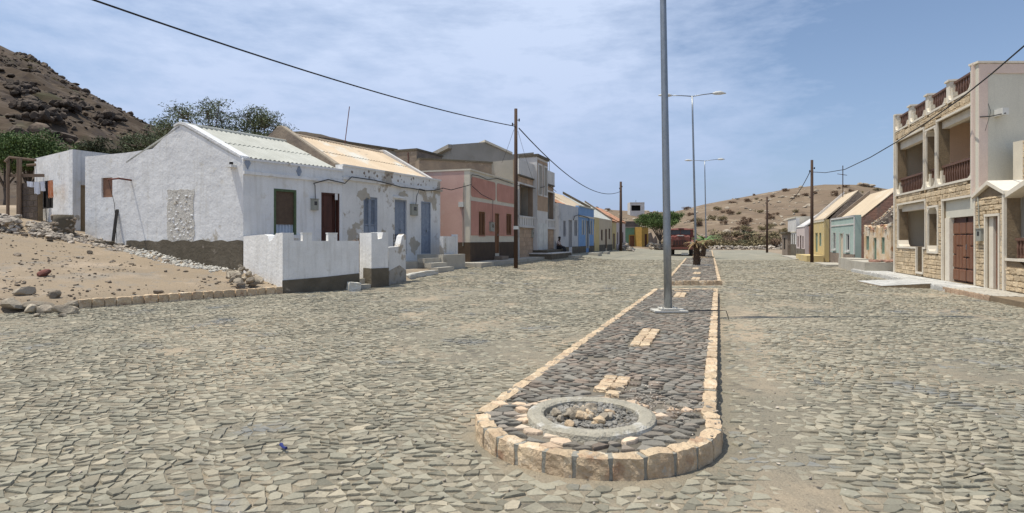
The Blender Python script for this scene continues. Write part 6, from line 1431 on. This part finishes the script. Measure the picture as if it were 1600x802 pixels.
# ------------------------------------------------------------------ truck
tl=Vector((.949,-.314)); tcn=Vector((15.62,53.5)); F=Fr((tcn-tl*1.2)[:],(tcn+tl*1.2)[:]); zg=rz_(15.6,54)-.0
tk=thing('old_truck','battered rusty red old truck parked facing the camera near the street end','truck',(tcn.x,tcn.y,zg))
Z=lambda z:zg+z
for s in (.28,2.12):
    for d in (-1.0,-4.6,-5.6):
        c=F.P(s,d,Z(.5)); b=MB(); w2=Vector((*F.u,0))*.15; b.tube([c-w2,c-w2*.8,c+w2*.8,c+w2],[.44,.5,.5,.44],18); o=b.build('wheel',m_tyre,tk,True); b=MB(); b.tube([c-w2*1.1,c+w2*1.1],.22,12); b.build('rim',m_dado,o)
b=MB(); F.box(b,.35,2.05,-7.3,-.2,Z(.55),Z(.85)); b.build('chassis',m_dark,tk)
b=MB(); F.box(b,.02,2.38,-.12,.10,Z(.62),Z(.86)); b.build('bumper',m_pipe,tk)
# nose: hood and grille
b=MB(); k=10; top=[(.35+1.7*i/k,1.72+.12*math.sin(math.pi*i/k)+.05*math.sin(i*2.2)) for i in range(k+1)]
b.prism([F.P(t,0,Z(z)) for t,z in [(.35,.95)]+top+[(2.05,.95)]],F.P(0,-1.25,.16)-F.P(0,0,0)); b.build('hood',m_truck,tk)
b=MB(); F.box(b,.55,1.85,.001,.04,Z(1.0),Z(1.45)); gr=b.build('grille',m_dark,tk)
for i in range(9): b=MB(); F.box(b,.62+i*.14,.66+i*.14,.041,.06,Z(1.02),Z(1.43)); b.build('grille_bar',m_truck,gr)
for s in (.02,1.98):
    b=MB(); b.prism([F.P(s,d,Z(z)) for d,z in ((-.1,.9),(-.1,1.25),(-.35,1.42),(-.9,1.5),(-1.55,1.2),(-1.55,1.0),(-1.3,1.15),(-.9,1.25),(-.5,1.1))],F.P(.4,0,0)-F.P(0,0,0)); b.build('fender',m_truck,tk)
    b=MB(); c=F.P(s+.2,-.05,Z(1.18)); b.tube([c,c+Vector((*F.n,0))*.08],[.13,.12],12); b.build('headlight',m_box,tk)
# cab with windscreen openings
cw=[(.32,1.17,2.0,2.42),(1.23,2.08,2.0,2.42)]
Fc=Fr(F.P(0,-1.25,0).xy[:],F.P(2.4,-1.25,0).xy[:]); b=MB(); wall(Fc,.08,2.32,Z(.95),Z(2.5),.08,[(a,q,Z(c),Z(e)) for a,q,c,e in cw],b); b.build('cab_front',m_truck,tk)
for a,q,c,e in cw: b=MB(); Fc.box(b,a,q,-.06,-.05,Z(c),Z(e)); b.build('windscreen',m_glass,tk)
b=MB(); 
for s in (.08,2.26): F.box(b,s,s+.06,-2.9,-1.331,Z(.9),Z(1.9)); F.box(b,s,s+.06,-1.5,-1.331,Z(1.9),Z(2.5)); F.box(b,s,s+.06,-2.9,-2.75,Z(1.9),Z(2.5))
F.box(b,.14,2.26,-2.95,-2.9,Z(.9),Z(2.5)); b.build('cab_side',m_truck,tk)
b=MB(); k=8; b.prism([F.P(.05+2.3*i/k,-1.15,Z(2.5+.14*math.sin(math.pi*i/k))) for i in range(k+1)]+[F.P(2.35,-1.15,Z(2.46)),F.P(.05,-1.15,Z(2.46))],F.P(0,-1.9,0)-F.P(0,0,0)); b.build('cab_roof',mat('faded pink red roof paint',(.50,.24,.20),(.42,.17,.13),2),tk)
b=MB(); F.box(b,1.0,1.5,-1.14,-1.0,Z(2.5),Z(2.58)); b.build('roof_marker',m_dark,tk)
for (s0,s1,d0,d1,z0,z1) in ((0,.06,-7.3,-3.1,1.0,1.9),(2.34,2.4,-7.3,-3.1,1.0,1.9),(.06,2.34,-3.15,-3.1,1.0,2.6),(.06,2.34,-7.3,-7.25,1.0,1.9),(0,2.4,-7.3,-3.1,.9,.999)): b=MB(); F.box(b,s0,s1,d0,d1,Z(z0),Z(z1)); b.build('cargo_side',m_truck,tk)
b=MB(); F.box(b,.95,1.5,-.5,.06,Z(1.86),Z(1.93)); b.build('hood_cloth',m_lamp,tk)
b=MB(); b.tube([F.P(2.42,-1.4,Z(1.9)),F.P(2.62,-1.35,Z(2.1)),F.P(2.62,-1.35,Z(2.4))],.03,5); b.build('mirror',m_dark,tk)
b=MB(); F.box(b,1.3,1.9,-.6,-.2,Z(.1),Z(.3)); q=b.build('under_block',m_lamp,None); tag(q,'pale block lying under the front of the red truck','block')

# ------------------------------------------------------------------ palms
def frond(mb,base,az,ln,rise,droop,wd,n=7):
    u=Vector((math.cos(az),math.sin(az),0)); v=Vector((-u.y,u.x,0)); P=[]
    for i in range(n+1):
        s=i/n; P.append(base+u*ln*s*(1-.25*s*droop)+Vector((0,0,rise*s-droop*ln*s*s)))
    for i in range(n):
        w0=wd*math.sin(math.pi*(i+.15)/(n+.6)); w1=wd*math.sin(math.pi*(i+1.15)/(n+.6)); up=Vector((0,0,.25))
        mb.face([P[i],P[i]+v*w0-up*w0,P[i+1]+v*w1-up*w1,P[i+1]]); mb.face([P[i],P[i+1],P[i+1]-v*w1-up*w1,P[i]-v*w0-up*w0])
def palm(label,x,y,h,lean,r,mt,nf,ln,cat='palm',rise=.5,wd=.12,green=False,z0=ZT,group=None):
    t=thing('young_palm',label,cat,(x,y,z0)); tp=Vector((x+lean,y,z0+h))
    b=MB(); P=[Vector((x,y,z0)).lerp(tp,i/6) for i in range(7)]; b.tube([Vector((x,y,z0-.05))]+P,[r*1.05]+[r*(1-.35*i/6) for i in range(7)],12); tr=b.build('trunk',m_palmtrunk,t)
    b=MB()
    for i in range(170):
        s=random.random()**.8; a=random.uniform(0,6.28); c=Vector((x,y,z0)).lerp(tp,s); rr=r*(1-.35*s); u=Vector((math.cos(a),math.sin(a),0)); v=Vector((-u.y,u.x,0)); p=c+u*rr*.9
        b.face([p-v*.05,p+v*.05,p+u*.13+v*random.uniform(-.04,.04)+Vector((0,0,random.uniform(.02,.16)))])
    b.build('frond_stubs',mat('pale frond stub',(.20,.14,.09),(.12,.08,.05),20,island=.4),t)
    for i in range(nf):
        b=MB(); frond(b,tp,6.28*i/nf+random.uniform(-.2,.2),ln*random.uniform(.75,1.15),rise*random.uniform(.4,1.4),random.uniform(.2,.7),wd); b.build('frond',mt,t,fix=False)
    return t
palm('short palm with dried brown fronds on the second island',9.84,30.7,1.15,.0,.20,m_palmdry,26,.85,rise=.35,wd=.055)
palm('leaning young palm with bright green fronds behind the brown palm',15.5,46.9,1.25,.25,.22,m_palmgreen,22,1.35,rise=.9,wd=.10)
b=MB(); b.box(9.84-.8,9.84+.8,30.45,30.95,ZT-.02,ZT+.02); tag(b.build('palm_slab',m_lightconc),'pale concrete patch around the base of the brown palm','slab')

# ------------------------------------------------------------------ person on the step
t_=tw.tz(857,0)[0]; pp=tw.P(t_,.72,0); zs=.84
pe=thing('person','person in a pinkish shirt and dark trousers seated on the dark steps','person',(pp.x,pp.y,zs))
fw=Vector((*tw.n,0)); rt=Vector((*tw.u,0)); up=Vector((0,0,1)); B0=Vector((pp.x,pp.y,zs+.12))
def skinned(name,verts,edges,m,rad,par):
    me=bpy.data.meshes.new(name); off=worldloc(par); me.from_pydata([tuple(v-off) for v in verts],edges,[]); o=bpy.data.objects.new(name,me); COL.objects.link(o); o.parent=par
    sk=o.modifiers.new('skin','SKIN'); 
    import bmesh
    bm=bmesh.new(); bm.from_mesh(me); ly=bm.verts.layers.skin.verify()
    for v,r in zip(bm.verts,rad): v[ly].radius=(r,r); v[ly].use_root=(v.index==0)
    bm.to_mesh(me); bm.free(); o.modifiers.new('sub','SUBSURF').levels=1; o.modifiers['sub'].render_levels=1; me.materials.append(m); return o
W=lambda f,r,u:B0+fw*f+rt*r+up*u
V=[W(0,0,0),W(.02,0,.22),W(.05,0,.42),W(.06,0,.50),W(.09,0,.58),W(.10,0,.70),
   W(.03,.17,.42),W(.10,.24,.17),W(.32,.18,.06),W(.40,.14,.05),W(.03,-.17,.42),W(.10,-.24,.17),W(.32,-.16,.06),W(.40,-.12,.05),
   W(.02,.10,-.02),W(.42,.14,.03),W(.50,.14,-.38),W(.60,.14,-.44),W(.02,-.10,-.02),W(.42,-.13,.03),W(.46,-.13,-.38),W(.57,-.13,-.44)]
E=[(0,1),(1,2),(2,3),(3,4),(4,5),(2,6),(6,7),(7,8),(8,9),(2,10),(10,11),(11,12),(12,13),(0,14),(14,15),(15,16),(16,17),(0,18),(18,19),(19,20),(20,21)]
rd=[.14,.14,.13,.055,.095,.085,.06,.045,.035,.03,.06,.045,.035,.03,.09,.065,.045,.04,.09,.065,.045,.04]
skinned('body',V,E,m_skin,rd,pe)
V2=[W(0,0,.02),W(.02,0,.22),W(.05,0,.43),W(.03,.18,.42),W(.09,.24,.22),W(.03,-.18,.42),W(.09,-.24,.22)]
skinned('shirt',V2,[(0,1),(1,2),(2,3),(3,4),(2,5),(5,6)],m_shirt,[.16,.16,.14,.08,.07,.08,.07],pe)
V3=[W(0,0,0),W(.04,.10,-.01),W(.43,.14,.03),W(.50,.14,-.33),W(.04,-.10,-.01),W(.43,-.13,.03),W(.46,-.13,-.33)]
skinned('trousers',V3,[(0,1),(1,2),(2,3),(0,4),(4,5),(5,6)],m_trouser,[.15,.11,.085,.07,.11,.085,.07],pe)
b=MB(); c=W(.085,0,.68); b.tube([c-up*.03,c+up*.04,c+up*.10],[.10,.105,.06],10); b.build('hair',m_black,pe,True)

# ------------------------------------------------------------------ trees and shrubs
def tree(name,label,x,y,z,H,W_,leaf,lsz=.07,nl=9,per=90,low=.45,flat=.35,windx=0,group=None,sub=4,clr=.5,asp=2.5,trunk=.16,rise=1.4):
    t=thing(name,label,'tree',(x,y,z),group); b=MB(); cl=[]
    b.tube([(x,y,z-.3),(x+.1,y,z+H*low*.5),(x+windx*.2,y,z+H*low)],[trunk,trunk*.8,trunk*.6],8)
    top=Vector((x+windx*.2,y,z+H*low))
    for i in range(nl):
        a=6.28*i/nl+random.uniform(-.3,.3); rr=W_/2*random.uniform(.35,1.0); e=Vector((x+windx+rr*math.cos(a),y+rr*math.sin(a)*.8,z+H-rise*random.random()-(rr/(W_/2))**2*(rise*.45)))
        m_=top.lerp(e,.5)+Vector((random.uniform(-.3,.3),random.uniform(-.3,.3),random.uniform(0,.4)))
        b.tube([top,m_,e],[trunk*.4,trunk*.22,.02],5,False)
        for j in range(sub):
            s=random.uniform(.35,1); p=m_.lerp(e,s); q=p+Vector((random.uniform(-1,1)*W_*.16,random.uniform(-1,1)*W_*.16,random.uniform(-.1,.3)*H*.2)); b.tube([p,q],[.025,.01],4,False)
            for k in range(2): cl.append((q.x+random.uniform(-.25,.25),q.y+random.uniform(-.25,.25),q.z+random.uniform(-.1,.15),clr*random.uniform(.6,1.2)))
        cl.append((e.x,e.y,e.z,clr))
    b.build('trunk',m_bark,t); leafmesh('crown',cl,leaf,lsz,per,t,flat,asp=asp); return t
m_acacia=mat('grey green acacia leaf',(.13,.155,.085),(.09,.11,.055),1.2,rough=.75,island=.35)
def atp(px,py,D): return (px-800)/FO*D, D, zat(py,D)
for (px,pt,W_,wx,lab,sz,dn,D) in ((322,158,4.3,-.2,'feathery acacia with the tallest grey green crown behind the white house roof',.6,34,30),(395,166,3.6,.3,'feathery windswept acacia nearer the brown gable behind the roof',.6,30,31),(262,184,3.4,-.5,'thin sparse acacia at the left end of the roof trees',.55,20,32),(358,176,3.2,.0,'lower acacia between the two tall feathery acacias',.6,28,33)):
    x,y,zt_=atp(px,pt,D); z=gz(x,y); tree('acacia_tree',lab,x,y,z,zt_-z,W_,m_acacia,.042,16,dn,.62,.55,wx,'acacias behind the white house',7,sz,3.8,.13,2.3)
for (px,pt,W_,D,lab,lf) in ((8,205,3.6,33,'bright green bushy tree at the left edge below the rocky hill',m_leafbright),(45,203,3.2,34,'second bright green bushy tree from the left edge',m_leafbright),(86,212,3.0,35,'third bright green bushy tree, above the annex roof',m_leafbright),(125,228,2.4,34,'low green bush just above the annex roof',m_leafbright),(160,228,2.6,34,'low dusty bush behind the flat roof',m_leafdark),(195,205,3.4,35,'dark dusty bushy tree left of the white gable',m_leafdark),(232,203,3.2,35,'dark dusty bushy tree touching the white gable slope',m_leafdark)):
    x,y,zt_=atp(px,pt,D); z=gz(x,y); tree('bushy_tree',lab,x,y,z,max(1.5,zt_-z),W_,lf,.065,11,95,.25,.6,0,'bushy trees at the foot of the hill',5,.6,2.0)
x,y,zt_=atp(1031,332,82); z=gz(x,y); tree('green_acacia','wide bright green acacia behind the red truck',x,y,z,zt_-z,6.0,mat('dusty green leaf',(.10,.15,.045),(.07,.11,.03),1,rough=.75,island=.4),.10,15,75,.22,.5,0,None,6,.85,2.2,.2)
SH=[]
def shrubmesh(m,leaf,n,asp,fl):
    o=leafmesh('shrub',[(random.gauss(0,.28),random.gauss(0,.28),.25+random.uniform(0,.3),.32) for i in range(9)],m,leaf,n,None,fl,asp=asp); me=o.data; bpy.data.objects.remove(o); return me
dry=[shrubmesh(m_drytwig,.05,60,5,.8) for _ in range(3)]; olv=[shrubmesh(m_olive,.06,70,3,.8) for _ in range(3)]; grn=[shrubmesh(m_leafdark,.06,70,3,.8) for _ in range(2)]
def shrub(me,px,D,s,label,group,nm='dry_shrub'):
    x=(px-800)/FO*D; o=bpy.data.objects.new(nm,me); COL.objects.link(o); o.location=(x,D,gz(x,D)-.05*s); o.scale=(s*random.uniform(.9,1.5),s,s*random.uniform(.8,1.1)); o.rotation_euler=(0,0,random.uniform(0,6.3)); tag(o,label,'shrub',group)
rr_=random.Random(12)
n=0
while n<120:
    px=rr_.uniform(905,1420); D=rr_.uniform(92,198); x=(px-800)/FO*D
    if float(fbm(np.array([x/16]),np.array([D/12]),2,40)[0])<-.05: continue
    shrub(rr_.choice(dry+dry+olv),px,D,rr_.uniform(.7,1.9),'brown dry shrub on the tan hillside beyond the street','dry shrubs on the tan hillside'); n+=1
for i in range(22):
    px=rr_.uniform(1108,1172); shrub(rr_.choice(olv+olv+dry+grn),px,rr_.uniform(86,97),rr_.uniform(1.3,2.9),'olive green shrub at the foot of the tan hill right of the lamp posts','olive shrubs at the foot of the hill','olive_shrub')
for i in range(12):
    px=rr_.uniform(1172,1222); shrub(rr_.choice(olv+dry),px,rr_.uniform(86,98),rr_.uniform(1.2,2.4),'low dry shrub at the foot of the hill near the short pole','dry shrubs near the short pole')
for i in range(60):
    px=rr_.uniform(-40,560); D=rr_.uniform(60,145); shrub(rr_.choice(grn+dry+olv),px,D,rr_.uniform(.6,1.5),'scrubby bush on the rocky brown hillside above the white house','scrub on the rocky hill','scrub_bush')
# boulders
pts=[]
while len(pts)<4200:
    px=random.uniform(-60,640); D=random.uniform(42,150); x=(px-800)/FO*D; f=float(fbm(np.array([x/8]),np.array([D/7]),3,61)[0])
    if random.random()>(.12+max(0,f)*4): continue
    s=random.uniform(.2,.6)+random.random()**7*1.6; pts.append((x,D,gz(x,D)+s*.1,s))
m_hillrock=mat('dark brown hill boulder',(.060,.046,.035),(.125,.095,.068),.6,bump=1,bscale=2.5,island=.65)
tag(rockfield('hill_boulders',pts,m_hillrock),'jumbled brown boulders covering the rocky hillside','boulders')
m_crag=mat('dark crag rock',(.045,.034,.027),(.10,.076,.056),.6,bump=1,bscale=3,island=.5)
def hillhit(px,py):
    for D in np.arange(45,150,.7):
        x=(px-800)/FO*D; z=gz(x,D)
        if HZ-(z-EYE)/D*FO<=py: return x,D,z
    return None
for k,(x0,x1,y0,y1,n_,lab) in enumerate(((28,64,166,178,26,'dark broken outcrop low on the rocky hill near the left edge'),(84,132,166,180,30,'long dark outcrop halfway along the lower hillside'),(22,50,136,150,22,'pale tumbled outcrop on the middle of the hillside'),(60,82,183,194,14,'small dark outcrop just above the green bushes'),(150,185,184,198,16,'small rocky outcrop low on the right flank of the hill'))):
    pts=[]
    for i in range(n_):
        h=hillhit(rr_.uniform(x0,x1),rr_.uniform(y0,y1))
        if h:
            for q in range(4): s=rr_.uniform(.5,1.35); pts.append((h[0]+rr_.uniform(-1,1),h[1]+rr_.uniform(-.6,.6),h[2]+s*.15+rr_.uniform(0,.5),s))
    if pts: o=rockfield('rock_outcrop',pts,m_crag,None,1.0); tag(o,lab,'outcrop','rock outcrops on the hill')
pts=[]
for i in range(46):
    px=rr_.uniform(28,92); D=150+rr_.uniform(-4,2); x=(px-800)/FO*D; s=rr_.uniform(.9,2.4)*(1.15-abs(px-52)/60); pts.append((x,D,gz(x,D)+s*.12,max(.7,s)))
o=rockfield('summit_crag',pts,m_hillrock,None,1.1); del o['kind']; tag(o,'dark rocky crag standing on the ridge at upper left','crag')
pts=[]
while len(pts)<500:
    px=random.uniform(920,1420); D=random.uniform(88,200); x=(px-800)/FO*D; s=random.uniform(.2,.6)+random.random()**6*1.6; pts.append((x,D,gz(x,D)+s*.1,s))
for i in range(30): x=(random.uniform(1342,1362)-800)/FO*196; pts.append((x,196,gz(x,196)+.5,random.uniform(1,2.4)))
tag(rockfield('hillside_stones',pts,m_rock),'stones scattered over the tan hillside','stones')
